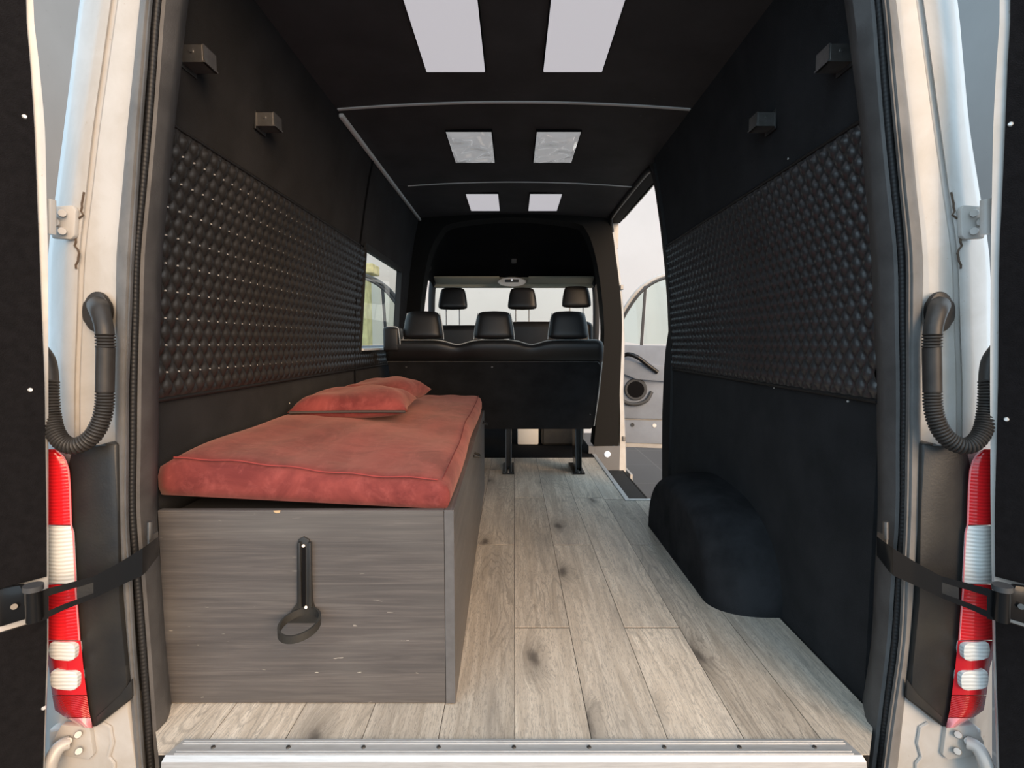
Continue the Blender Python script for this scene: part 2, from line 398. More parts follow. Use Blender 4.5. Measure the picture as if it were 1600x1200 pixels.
for c in range(-5, 6):
    x0, x1 = c*PW+.002, (c+1)*PW+.002
    x0, x1 = max(x0, -.865), min(x1, .865)
    if x1 <= x0: continue
    yend = 4.03 if x1 < .6 else (4.46 if x0 < .6 else 2.925)
    y = ph.get(c, 1.8)
    cuts = [1.066]
    while y-JL > 1.15: y -= JL
    while y < yend: cuts.append(y); y += JL
    cuts.append(yend)
    for a, b in zip(cuts, cuts[1:]):
        if b-a < .04: continue
        if x0 < .645 < x1 and b > 2.925:
            if a < 2.925: plank(x0, x1, a, 2.925)
            plank(x0, .645, max(a, 2.925), b)
        else: plank(x0, x1, a, b)
# cab floor beyond the planks
bm = B(); box(bm, (-.85, 4.035, -.05), (.645, 5.6, .004)); obj('cab_carpet', bm, M_deep, fl)
# aluminium sill plate at the rear
sl = thing('sill_plate', 'ribbed aluminium sill plate screwed along the rear edge of the plank floor', 'sill', (0, 1.1, 0))
bm = B()
prof = [(1.106, .0015), (1.104, .005), (1.058, .005), (1.050, -.004), (1.048, -.03), (1.042, -.03), (1.042, -.06), (1.097, -.0)]
xo = [.732, .733, .744, .748, .750, .750, .750, .732]
bm.verts.ensure_lookup_table()
A = [bm.verts.new((-x, p[0], p[1])) for x, p in zip(xo, prof)]; Bq = [bm.verts.new((x, p[0], p[1])) for x, p in zip(xo, prof)]
for i in range(len(A)): bm.faces.new((A[i], A[(i+1) % len(A)], Bq[(i+1) % len(A)], Bq[i]))
bm.faces.new(A); bm.faces.new(Bq[::-1])
obj('plate', bm, M_alu, sl)
bm = B()
for y in (1.098, 1.091, 1.069, 1.062): box(bm, (-.728, y-.0012, .0045), (.728, y+.0012, .0066))
obj('ridge', bm, M_alu, sl)
for i in range(9):
    x = -.655+i*.1637
    bm = B(); cyl(bm, (x, 1.080, .0045), (x, 1.080, .0075), .0052, 12, .004); obj('screw', bm, M_dscrew, sl)

# ================================================================== side walls (lining)
def wallgrid(bm, s, y0, y1, z0, z1, ny, nz, off=0, thick=.012):
    """curved sheet on the side wall with thickness; s = -1 left, +1 right"""
    def pt(i, j, o): z = z0+(z1-z0)*j/nz; return Vector((s*(wx(z)-o), y0+(y1-y0)*i/ny, z))
    rows = []
    for j in range(nz+1): rows.append([pt(i, j, off) for i in range(ny+1)])
    V1 = [[bm.verts.new(p) for p in r] for r in rows]
    V2 = [[bm.verts.new(pt(i, j, off-thick)) for i in range(ny+1)] for j in range(nz+1)]
    for V in (V1, V2):
        for j in range(nz):
            for i in range(ny): bm.faces.new((V[j][i], V[j][i+1], V[j+1][i+1], V[j+1][i]))
    for j in range(nz):
        for i in (0, ny): bm.faces.new((V1[j][i], V1[j+1][i], V2[j+1][i], V2[j][i]))
    for i in range(ny):
        for j in (0, nz): bm.faces.new((V1[j][i], V1[j][i+1], V2[j][i+1], V2[j][i]))
QW, QH = .0455, .0665; QZ0, QZ1 = .745, 1.405
def quilt(bm, s, y0, y1, z0, z1, endtrim=None):
    st = QW/10; ny = int((y1-y0)/st); nz = int((z1-z0)/(QH/12))
    V = []
    for j in range(nz+1):
        z = z0+(z1-z0)*j/nz; r = []
        for i in range(ny+1):
            y = y0+(y1-y0)*i/ny
            a = (y-1.25)/QW+(z-QZ0)/QH; b = (y-1.25)/QW-(z-QZ0)/QH
            h = (abs(math.sin(math.pi*a))*abs(math.sin(math.pi*b)))
            e = min(1, (z-z0)/.02, (z1-z)/.02)
            h = .0130*h**.72*max(.0, min(1, e)) + .004
            r.append(bm.verts.new((s*(wx(z)-h), y, z)))
        V.append(r)
    for j in range(nz):
        for i in range(ny): bm.faces.new((V[j][i], V[j][i+1], V[j+1][i+1], V[j+1][i]))
def side_edge(bm, s, z, y0, y1, r=.006):
    tube(bm, [Vector((s*(wx(z)-.004), y, z)) for y in (y0, (y0+y1)/2, y1)], r, 8)
YR = 1.235
WL = thing('wall_left', kind='structure', loc=(-.87, 2.5, 0)); WR = thing('wall_right', kind='structure', loc=(.87, 2.5, 0))
# left wall: rear section up to the seam at y = 2.83, then the section with the window
bm = B(); wallgrid(bm, -1, YR, 2.828, 1.405, 1.875, 2, 10); obj('upper_panel', bm, M_carpet, WL, True)
bm = B(); wallgrid(bm, -1, 2.832, 4.2, 1.415, 1.875, 2, 10); obj('upper_panel', bm, M_carpet, WL, True)
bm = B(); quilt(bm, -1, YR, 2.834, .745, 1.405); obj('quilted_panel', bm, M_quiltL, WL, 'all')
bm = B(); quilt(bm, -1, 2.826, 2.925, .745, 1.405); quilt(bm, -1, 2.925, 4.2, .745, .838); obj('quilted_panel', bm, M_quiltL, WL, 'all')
bm = B(); wallgrid(bm, -1, YR, 2.828, -.02, .745, 2, 4); obj('lower_panel', bm, M_carpet, WL, True)
bm = B(); wallgrid(bm, -1, 2.832, 4.2, -.02, .745, 2, 4); obj('lower_panel', bm, M_carpet, WL, True)
bm = B(); side_edge(bm, -1, 1.405, YR, 2.828); obj('piped_seam', bm, M_vinyl, WL, True)
bm = B(); side_edge(bm, -1, .745, YR, 4.2); obj('piped_seam', bm, M_vinyl, WL, True)
bm = B(); tube(bm, [Vector((-(wx(z)-.006), 2.83, z)) for z in [0, .3, .6, .8, 1.0, 1.2, 1.4, 1.6, 1.75, 1.86]], .0045, 6); obj('panel_joint', bm, M_deep, WL, True)
# right wall
bm = B(); wallgrid(bm, 1, YR, 2.86, 1.405, 1.875, 2, 10); obj('upper_panel', bm, M_carpet, WR, True)
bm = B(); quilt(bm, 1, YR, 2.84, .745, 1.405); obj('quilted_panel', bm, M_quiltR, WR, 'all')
bm = B(); wallgrid(bm, 1, YR, 2.86, -.02, .745, 2, 4); obj('lower_panel', bm, M_carpet, WR, True)
bm = B(); side_edge(bm, 1, 1.405, YR, 2.85); obj('piped_seam', bm, M_vinyl, WR, True)
bm = B(); side_edge(bm, 1, .745, YR, 2.85); obj('piped_seam', bm, M_vinyl, WR, True)
# stitch studs at the crossings of the left quilt
bm = B()
for i in range(0, 27):
    for j in range(1, 10):
        y = 1.25+i*QW; z = QZ0+j*QH
        if y > 2.4: continue
        c = Vector((-(wx(z)-.0045), y, z)); cyl(bm, c, c+Vector((.0045, 0, 0)), .0021, 6)
obj('stitch_stud', bm, M_screw, WL, kind='stuff')
# curved sheet edge of the sliding door opening (bulges into the opening low down)
bm = B()
zs = [0, .1, .3, .5, .65, .75, .85, .95, 1.1, 1.3, 1.5, 1.7, 1.8, 1.835]
bul = [.035, .04, .05, .055, .05, .045, .03, .0, 0, 0, 0, 0, .0, .01]
r1 = [Vector((wx(z)-.014, 2.845, z)) for z in zs]
r2 = [Vector((wx(z)-.020-b*.4, 2.875+b*.3, z)) for z, b in zip(zs, bul)]
r3 = [Vector((wx(z)-.005-b*.2, 2.905+b*.2, z)) for z, b in zip(zs, bul)]
r4 = [Vector((wx(z)+.04, 2.92, z)) for z in zs]; r5 = [Vector((wx(z)+.04, 2.84, z)) for z in zs]
quadstrip(bm, [r1, r2, r3, r4, r5], True, True)
obj('door_edge_trim', bm, M_vinyl, WR, True)

# screws on the linings
def wallscrew(px, py, s, parent, r=.0032):
    # where the ray meets the lining
    rr = ray(px, py); best = None
    for k in range(100, 500):
        Y = k*.01; p = P(px, py, Y)
        if abs(p.x) >= wx(p.z)-.002: best = p; break
    if best is None: return
    bm = B(); cyl(bm, best+Vector((s*.003, 0, 0)), best-Vector((s*.002, 0, 0)), r, 8); obj('screw', bm, M_screw, parent)
for px, py in ((374, 619), (452, 630)): wallscrew(px, py, -1, WL, .003)
for px, py in ((1210, 606), (1325, 627), (1232, 248)): wallscrew(px, py, 1, WR, .003)

# ================================================================== ceiling
CE = thing('ceiling', kind='structure', loc=(0, 2.7, 1.86))
def cz(x): return 1.86+.030*(1-(x/.74)**2)
def ceilgrid(bm, x0, x1, y0, y1, n=16, o=0, th=.02):
    a = [Vector((x0+(x1-x0)*i/n, y0, cz(x0+(x1-x0)*i/n)-o)) for i in range(n+1)]
    top = [p+Vector((0, 0, th)) for p in a]; d = Vector((0, y1-y0, 0))
    quadstrip(bm, [a, [p+d for p in a], [p+d for p in top], top], True, True)
for y0, y1 in ((1.13, 2.262), (2.278, 3.345), (3.355, 4.32)):
    bm = B(); ceilgrid(bm, -.755, .755, y0, y1); obj('lining_panel', bm, M_ceil, CE, True)
def strip(n, bmf, m=M_trimwhite):
    bm = B(); bmf(bm); o = obj(n, bm, m, None, True, kind='structure'); return o
strip('trim_1', lambda b: ceilgrid(b, -.735, .735, 2.263, 2.277, 16, .006, .005))
strip('trim_2', lambda b: ceilgrid(b, -.66, .735, 3.346, 3.354, 16, .006, .005))
strip('trim_3', lambda b: box(b, (-.742, 2.30, 1.838), (-.722, 4.28, 1.856), .004))
strip('trim_4', lambda b: box(b, (-.745, 4.19, 1.76), (-.715, 4.235, 1.82), .008))
for px, py in ((804, 145), (804, 172), (1022, 153), (1001, 180), (804, 233), (966, 234), (800, 280)):
    p = PZ(px, py, 1.885); x = p.x; zc = cz(x); p = PZ(px, py, zc)
    bm = B(); cyl(bm, (p.x, p.y, zc-.002), (p.x, p.y, zc+.003), .0028, 8); obj('screw', bm, M_dscrew, CE)
# six light panels
def light_panel(x0, x1, y0, y1, m, label, grp, foil=False):
    zc = cz((x0+x1)/2)
    t = thing('ceiling_light', label, 'ceiling light', ((x0+x1)/2, (y0+y1)/2, zc-.016), grp)
    bm = B(); box(bm, (x0-.004, y0-.004, zc-.010), (x1+.004, y1+.004, zc+.008)); obj('shadow_edge', bm, M_deep, t)  # near-black rim paints the shadow edge around the light panel
    bm = B()
    n = 26 if foil else 1
    if foil:
        rnd = random.Random(3 if x0 < 0 else 9)
        V = []
        for j in range(n+1):
            r = []
            for i in range(n+1):
                a, b = i/n, j/n
                e = min(a, 1-a, b, 1-b)*12
                h = .013*min(1, e)*(.5+.5*abs(math.sin(5*a+6*b*b+(0 if x0 < 0 else 2)))*math.sin(8*b-4*a*a+1)+.015*rnd.random())
                r.append(bm.verts.new((x0+(x1-x0)*a, y0+(y1-y0)*b, zc-.012-h)))
            V.append(r)
        for j in range(n):
            for i in range(n): bm.faces.new((V[j][i], V[j][i+1], V[j+1][i+1], V[j+1][i]))
        obj('diffuser', bm, M_foil, t, 'all')
    else:
        box(bm, (x0, y0, zc-.016), (x1, y1, zc+.004), .003); obj('diffuser', bm, m, t)
light_panel(-.320, -.106, 1.42, 2.00, M_pearl, 'long white ceiling light panel nearest the rear doors, on the left', None)
light_panel(.108, .322, 1.42, 2.00, M_pearl, 'long white ceiling light panel nearest the rear doors, on the right', None)
light_panel(-.320, -.106, 2.55, 2.97, M_pearl, 'ceiling light panel with crinkled glossy film, left of the middle pair', None, True)
light_panel(.108, .315, 2.55, 2.97, M_pearl, 'ceiling light panel with crinkled glossy film, right of the middle pair', None, True)
light_panel(-.320, -.106, 3.58, 4.00, M_pearl, 'small plain white ceiling light panel closest to the cab, on the left', None)
light_panel(.108, .320, 3.58, 4.00, M_pearl, 'small plain white ceiling light panel closest to the cab, on the right', None)

# ================================================================== body shell outside the linings
shell = thing('wall_outer_shell', kind='structure', loc=(0, 3, 0))
def skinx(z): return lerp1(z, [-.4, .3, 1.0, 1.5, 1.9, 2.05], [.985, 1.0, .985, .93, .86, .80])
def skin(bm, s, y0, y1, z0, z1, nz=8):
    a = [Vector((s*skinx(z0+(z1-z0)*j/nz), y0, z0+(z1-z0)*j/nz)) for j in range(nz+1)]
    b = [p+Vector((-s*.02, 0, 0)) for p in a]; d = Vector((0, y1-y0, 0))
    quadstrip(bm, [a, [p+d for p in a], [p+d for p in b], b], True, True)
bm = B(); skin(bm, -1, 1.22, 2.9, -.35, 2.0); skin(bm, -1, 2.9, 4.35, -.35, .80); skin(bm, -1, 2.9, 4.35, 1.46, 2.0)
skin(bm, -1, 4.35, 5.5, -.35, -.2, 2); skin(bm, -1, 4.35, 5.5, 1.62, 2.0); skin(bm, -1, 5.4, 6.3, -.35, .7)
obj('side_skin', bm, M_paint, shell, True)
bm = B(); skin(bm, 1, 1.22, 2.93, -.35, 2.0); skin(bm, 1, 2.93, 4.2, 1.86, 2.0, 2)
skin(bm, 1, 4.3, 5.5, -.35, -.2, 2); box(bm, (.80, 4.35, 1.66), (.85, 5.4, 1.97)); skin(bm, 1, 5.4, 6.3, -.35, .7)
obj('side_skin', bm, M_paint, shell, True)
bm = B(); box(bm, (-.86, 1.15, 1.97), (.86, 4.6, 2.03), .02); obj('roof_skin', bm, M_paint, shell)
bm = B(); quadstrip(bm, [[Vector((x, 4.6, 1.97)), Vector((x, 5.0, 1.88)), Vector((x, 5.4, 1.62)), Vector((x, 5.4, 1.66)), Vector((x, 5.0, 1.93)), Vector((x, 4.6, 2.03))] for x in (-.84, .84)])
obj('roof_skin', bm, M_paint, shell)
bm = B(); box(bm, (-.82, 6.0, -.35), (.82, 6.6, .70), .1, 4); obj('bonnet', bm, M_paint, shell)
bm = B(); box(bm, (-.86, 1.12, -.36), (.86, 4.4, -.20)); obj('underbody', bm, M_dgrey2, shell)
bm = B(); box(bm, (-.86, 1.10, 1.905), (.86, 1.22, 2.02), .02); obj('rear_header', bm, M_paint, shell)
bm = B(); box(bm, (-.76, 1.135, 1.875), (.76, 1.25, 1.905), .008); obj('header_trim', bm, M_strip, shell)
# step wall in front of the sill (below the floor edge)
bm = B(); box(bm, (-.74, 1.044, -.30), (.74, 1.096, -.052)); obj('sill_panel', bm, M_paint, shell)

# ================================================================== rear pillars
YS = [-330, -150, 0, 100, 200, 300, 400, 500, 600, 700, 800, 900, 1000, 1100, 1200, 1340]
def interp(keys, vals, y): return lerp1(y, keys, vals)
K = [-330, 0, 200, 400, 600, 800, 1000, 1200, 1340]
RAIL = {
 -1: dict(A=[470,516,538,557,563,563,550,531,515], B=[512,553,568,586,591,593,577,563,550], C=[525,566,582,595,603,604,593,577,563],
          D=[540,584,604,621,623,622,607,590,575], Si=[575,620,648,671,679,679,679,679,679], So=[582,628,656,678,685,685,685,685,685], E=[600,648,678,703,711,712,712,712,712], G=[630,678,703,728,733,735,735,735,735]),
  1: dict(A=[478,524,549,566,574,575,565,537,520], B=[524,566,582,602,606,605,592,568,550], C=[535,577,595,614,615,612,603,576,560],
          D=[552,597,620,639,637,635,621,600,585], Si=[585,630,657,685,692,692,692,692,692], So=[592,638,665,692,699,699,699,699,699], E=[616,664,688,714,722,722,722,722,722], G=[645,693,712,743,747,747,747,747,747])}
def rail(s, key, Y, dz=0, dx=0):
    out = []
    for y in YS:
        p = P(803+s*(interp(K, RAIL[s][key], y)+dx), y, Y); out.append(p)
    return smoothpath(out, 3)
for s, side in ((-1, 'left'), (1, 'right')):
    pil = thing('wall_rear_'+side, kind='structure', loc=(s*.9, 1.15, -.3))
    # painted pillar: inner return, flange, gutter groove, outer corner, body side
    bm = B()
    rs = [rail(s, 'D', 1.150, dx=-3), rail(s, 'D', 1.137), rail(s, 'D', 1.133, dx=14), rail(s, 'Si', 1.130, dx=-2), rail(s, 'Si', 1.137), rail(s, 'So', 1.137), rail(s, 'So', 1.129, dx=2),
          rail(s, 'E', 1.131, dx=-6), rail(s, 'E', 1.136), rail(s, 'G', 1.165, dx=-8), rail(s, 'G', 1.195), rail(s, 'G', 1.26, dx=-22)]
    quadstrip(bm, rs); obj('body_panel', bm, M_paint, pil, True)
    # cracked seam sealer bead by the hinge
    bm = B(); pts = []
    rnd = random.Random(5)
    for y in range(300, 421, 6): pts.append(P(803+s*(interp(K, RAIL[s]['So'], y)+4+rnd.uniform(-2.5, 2.5)+(6 if 340 < y < 390 else 0)), y, 1.128))
    tube(bm, pts, .0022, 6); obj('sealer_bead', bm, mat('dark sealer crack', (.10, .07, .05), .8), pil)
    # rubber gasket
    bm = B()
    rs = [rail(s, 'A', 1.30, dx=4), rail(s, 'B', 1.16, dx=2), rail(s, 'C', 1.145, dx=-2), rail(s, 'C', 1.108, dx=-2), rail(s, 'C', 1.098, dx=2), rail(s, 'C', 1.103, dx=5), rail(s, 'C', 1.097, dx=9), rail(s, 'D', 1.101, dx=-3), rail(s, 'D', 1.118), rail(s, 'D', 1.14, dx=-2)]
    quadstrip(bm, rs); obj('rubber_gasket', bm, M_rubber, pil, True)
    # ribbed bulb seal between gasket and trim
    bm = B(); path = resample([p for p in rail(s, 'B', 1.128, dx=4)], .0022)
    tube(bm, path, lambda i, L: .0068+(.0006 if (i//2) % 2 else 0), 10, flat=1); obj('ribbed_seal', bm, M_rubdark, pil, True)
    # vinyl trim strip from the seal to the wall lining
    bm = B()
    rs = [rail(s, 'B', 1.140), rail(s, 'B', 1.130, dx=-3), rail(s, 'B', 1.133, dx=-9), rail(s, 'A', 1.165, dx=5), rail(s, 'A', 1.185, dx=0), rail(s, 'A', 1.243, dx=-8), rail(s, 'A', 1.262, dx=2), rail(s, 'A', 1.262, dx=18)]
    quadstrip(bm, rs); obj('pillar_trim', bm, M_strip, pil, True)
    # lower corner body below the lamps
    bm = B()
    def q(px, py, Y=1.115): return P(803+s*(803-px) if False else (px if s < 0 else 1606+4-px), py, Y)
    prism(bm, [q(200, 1085), q(192, 1092), q(150, 1120), q(139, 1140), q(75, 1140), q(75, 1330), q(222, 1330), q(212, 1200)], (0, .05, 0), .006)
    obj('corner_panel', bm, M_paint, pil, True)
    bm = B()
    tube(bm, [q(x, y, 1.112) for x, y in ((160, 1130), (172, 1136), (176, 1160), (170, 1182), (178, 1192), (178, 1215))], .004, 6)
    obj('panel_edge', bm, M_paint, pil, True)
# rear bumper
bm = B(); box(bm, (-.98, .98, -.62), (.98, 1.10, -.14), .03, 3); obj('rear_bumper', bm, M_dgrey2, shell, True)

# ================================================================== tail lamps
for s, side in ((-1, 'left'), (1, 'right')):
    def q(px, py, Y): return P(px if s < 0 else 1623-px, py, Y)
    hs = thing('lamp_housing', 'scuffed black plastic lamp surround beside the %s tail light' % side, 'lamp surround', q(150, 1135, 1.10))
    bm = B()
    prism(bm, [q(110, 705, 1.092), q(130, 703, 1.092), q(165, 692, 1.092), q(182, 693, 1.092), q(184, 800, 1.092), q(186, 940, 1.092), q(196, 1040, 1.092), q(203, 1095, 1.092), q(150, 1137, 1.092), q(138, 1138, 1.092), q(126, 1000, 1.092), q(112, 820, 1.092), q(104, 730, 1.092)], (0, .05, 0), .006)
    obj('shell', bm, M_blackpl, hs, True)
    bm = B(); prism(bm, [q(205, 1062, 1.089), q(206, 1090, 1.089), q(152, 1130, 1.089), q(150, 1120, 1.089), q(190, 1085, 1.089)], (0, .006, 0), .001)
    obj('lip', bm, M_blackpl, hs, True)
    tl = thing('tail_light', 'red and clear ribbed tail light on the %s rear corner of the van' % side, 'tail light', q(100, 1137, 1.12))
    IN = [(702, 86), (708, 97), (718, 104), (735, 109), (760, 111), (822, 113), (828, 116), (905, 120), (920, 120), (1000, 126), (1050, 131), (1110, 139), (1137, 145)]
    OU = [(702, 55), (1000, 62), (1040, 76), (1090, 82), (1110, 86), (1120, 100), (1137, 130)]
    ik, iv = [a for a, b in IN], [b for a, b in IN]; ok_, ov = [a for a, b in OU], [b for a, b in OU]
    def section(name, y0, y1, m, ins=0, dY=0):
        bm = B(); n = max(3, int((y1-y0)/10)); L = []
        for k in range(n+1):
            y = y0+(y1-y0)*k/n; xi = lerp1(y, ik, iv)-ins; xo = lerp1(y, ok_, ov)+(0 if y > 1030 else 0)
            row = []
            for j in range(7):
                f = j/6; x = xi+(xo-xi)*f
                Yv = 1.088+dY-.014*math.sin(math.pi*min(1, f*.7+.08))+.05*max(0, f-.55)**1.5
                row.append(q(x, y, Yv))
            row = [q(xi+.5, y, 1.13)]+row+[q(xo, y, 1.16)]
            L.append(row)
        quadstrip(bm, L); bmesh.ops.holes_fill(bm, edges=bm.edges[:], sides=0)
        return obj(name, bm, m, tl, True)
    section('red_lens', 702, 820, M_red); section('clear_lens', 821.5, 912, M_clear); section('red_lens', 913.5, 1000, M_red)
    section('red_band', 1001, 1086, M_redflat); section('deep_red_lens', 1087, 1121, M_redd); section('lens_edge', 1122, 1137, M_pink)
    for y0, y1, x0, x1 in ((1004, 1032, 76, 117), (1048, 1078, 78, 121)):
        bm = B(); pts = []
        for k in range(24):
            a = 2*math.pi*k/24; c, sn = math.cos(a), math.sin(a)
            ex = abs(c)**.5*(1 if c > 0 else -1); ey = abs(sn)**.5*(1 if sn > 0 else -1)
            pts.append(q((x0+x1)/2+(x1-x0)/2*ex, (y0+y1)/2+(y1-y0)/2*ey+ex*2, 1.0715))
        prism(bm, pts, (0, .020, 0), .0012); obj('clear_window', bm, M_clear, tl, True)
    bm = B(); tube(bm, [q(lerp1(y, ik, iv)-2, y, 1.082) for y in range(704, 1001, 8)], .0016, 6); obj('lens_rim', bm, M_pink, tl, True)

# ================================================================== rear doors with hinges
for s, dn, side in ((-1, 'door_1', 'left'), (1, 'door_2', 'right')):
    d = thing(dn, kind='structure', loc=(s*.97, 1.05, -.3))
    KK = [-330, 0, 200, 400, 600, 800, 1000, 1200, 1340]
    if s < 0: g = [725, 751, 733, 728, 727.5, 727, 727, 733, 735]; c = [742, 761, 748, 740, 732, 729, 728, 734, 737]
    else: g = [728, 759, 749, 745, 744, 745, 748, 754, 755]; c = [750, 774, 766, 757, 755, 750, 751, 757, 759]
    def rl(vals, Y, dx=0): return smoothpath([P(803+s*(lerp1(y, KK, vals)+dx), y, Y) for y in YS], 3)
    dv = Vector((s*.64, -.77, 0)); nv = Vector((s*.77, .64, 0))   # along the door, outwards from its inner face
    R_g = rl(g, 1.062); R_g2 = rl(g, 1.050, 0); R_c = rl(c, 1.045); R_c0 = rl(c, 1.043, 2)
    bm = B(); far = [p+dv*.76 for p in R_c]
    quadstrip(bm, [[p+nv*.03 for p in R_g], R_g, R_g2, R_c, [p+nv*.004+dv*.02 for p in R_c], [p+nv*.004 for p in far], [p+nv*.065 for p in far], [p+nv*.065+dv*.02 for p in R_g]], True, True)
    obj('door_skin', bm, M_paint, d, True)
    # carpet in two sheets, above and below the recess that holds the check arm
    def sub(R, z0, z1): return [p for p in R if z0 <= p.z <= z1]
    for z0, z1 in ((.390, 2.2), (-.4, .345)):
        a = sub(R_c0, z0, z1); bm = B()
        lo = min(p.z for p in a)
        quadstrip(bm, [[p-nv*.004 for p in a], [p-nv*.004+dv*.70 for p in a], [p+nv*.003+dv*.70 for p in a], [p+nv*.003 for p in a]], True, True)
        obj('carpet_panel', bm, M_doorcarpet, d, True)
    for px, py in (((38, 183), (47, 609), (68, 1105)) if s < 0 else ((1579, 195), (1573, 655))):
        p = P(px, py, 1.0)
        # drop on the carpet sheet
        e = P(803+s*(lerp1(py, KK, c)+2), py, 1.043)
        rr = ray(px, py); best = None
        for k in range(0, 400):
            pt = e+dv*(k*.0005); uu = pt.x/pt.y*ray(px, py).y+803
            if (s < 0 and uu <= px) or (s > 0 and uu >= px): best = pt; break
        if best is None: continue
        best = Vector((best.x, best.y, P(px, py, best.y).z))
        bm = B(); cyl(bm, best-nv*.003, best-nv*.0065, .0048, 10, .003); obj('screw', bm, M_screw, d)
    # upper and lower hinges
    def q(px, py, Y=1.118): return P(px if s < 0 else 1619-px, py, Y)
    h = 'hinge'
    bm = B(); prism(bm, [q(84, 322), q(112, 320), q(118, 328), q(116, 368), q(110, 374), q(80, 372), q(78, 330)], (0, .012, 0), .003)
    ho = obj(h, bm, M_paint, d, True)
    for x, y in ((97, 333), (97, 361), (86, 347)):
        bm = B(); cyl(bm, q(x, y, 1.120), q(x, y, 1.106), .0085 if x > 90 else .012, 14, .007); obj('bolt', bm, M_paint, ho, True)
    bm = B(); cyl(bm, q(78, 312, 1.085), q(78, 366, 1.085), .010, 14); obj('knuckle', bm, M_paint, ho, True)
    bm = B(); prism(bm, [q(95, 1133, 1.105), q(140, 1136, 1.105), q(146, 1180, 1.105), q(138, 1188, 1.105), q(84, 1180, 1.105), q(80, 1160, 1.105)], (0, .014, 0), .003)
    ho = obj(h, bm, M_paint, d, True)
    for x, y in ((122, 1148), (107, 1158), (123, 1174)):
        bm = B(); cyl(bm, q(x, y, 1.108), q(x, y, 1.092), .0085, 14, .0065); obj('bolt', bm, M_paint, ho, True)
    bm = B(); tube(bm, smoothpath([q(108, 1160, 1.098), q(92, 1168, 1.085), q(80, 1190, 1.07), q(76, 1215, 1.065)], 5), .014, 10); obj('hinge_arm', bm, M_paint, ho, True)

# ================================================================== door check arms
def q2(s, px, py, Y): return P(px if s < 0 else 1618-px, py, Y)
for s, side in ((-1, 'left'), (1, 'right')):
    ca = thing('door_check_arm', 'glossy black slotted door check arm reaching to the %s rear door' % side, 'door check', q2(s, 150, 930, 1.05))
    KX = [38, 75, 100, 148, 190, 225, 248]
    TOP = [934, 919, 913, 900, 877, 855, 838]; BOT = [972, 965, 953, 934, 914, 898, 868]; DY = [.985, 1.0, 1.015, 1.035, 1.048, 1.056, 1.12]
    def band(x0, x1, f0, f1, n=12):
        bm = B(); F_, Bk = [], []
        rows = [[], [], [], []]
        for k in range(n+1):
            x = x0+(x1-x0)*k/n; t, b, Y = (lerp1(x, KX, v) for v in (TOP, BOT, DY))
            ya, yb = t+(b-t)*f0, t+(b-t)*f1
            rows[0].append(q2(s, x, ya, Y)); rows[1].append(q2(s, x, yb, Y)); rows[2].append(q2(s, x, yb, Y+.005)); rows[3].append(q2(s, x, ya, Y+.005))
        quadstrip(bm, rows, True, True)
        return bm
    obj('arm', band(146, 248, 0, 1, 16), M_gloss, ca, True)
    obj('slot_rail', band(66, 147, 0, .27), M_gloss, ca, True); obj('slot_rail', band(66, 147, .77, 1), M_gloss, ca, True)
    obj('slide_plate', band(120, 146, .28, .76, 3), M_blackpl, ca, True)
    obj('end_plate', band(58, 76, 0, 1.05, 3), M_gloss, ca, True)
    bm = B(); cyl(bm, q2(s, 51, 921, .985), q2(s, 53, 970, .985), .0125, 16); obj('pivot', bm, M_gloss, ca, True)
    bm = B(); cyl(bm, q2(s, 52, 914, .985), q2(s, 52, 922, .985), .016, 16); obj('pivot_cap', bm, M_dgrey2, ca, True)
    bm = B(); prism(bm, [q2(s, -40, 925, .99), q2(s, 30, 915, .99), q2(s, 40, 930, .99), q2(s, 40, 968, .99), q2(s, 5, 978, .99), q2(s, -40, 990, .99)], (0, .012, 0), .003); obj('bracket', bm, M_gloss, ca, True)
    bm = B(); cyl(bm, q2(s, 22, 948, .990), q2(s, 22, 948, .982), .0055, 12); obj('bolt', bm, M_dscrew, ca)
    bm = B(); cyl(bm, q2(s, 234, 815, 1.125), q2(s, 234, 842, 1.125), .006, 10); box(bm, q2(s, 230, 838, 1.12), q2(s, 248, 846, 1.15)); obj('catch_pin', bm, M_steel, ca, True)

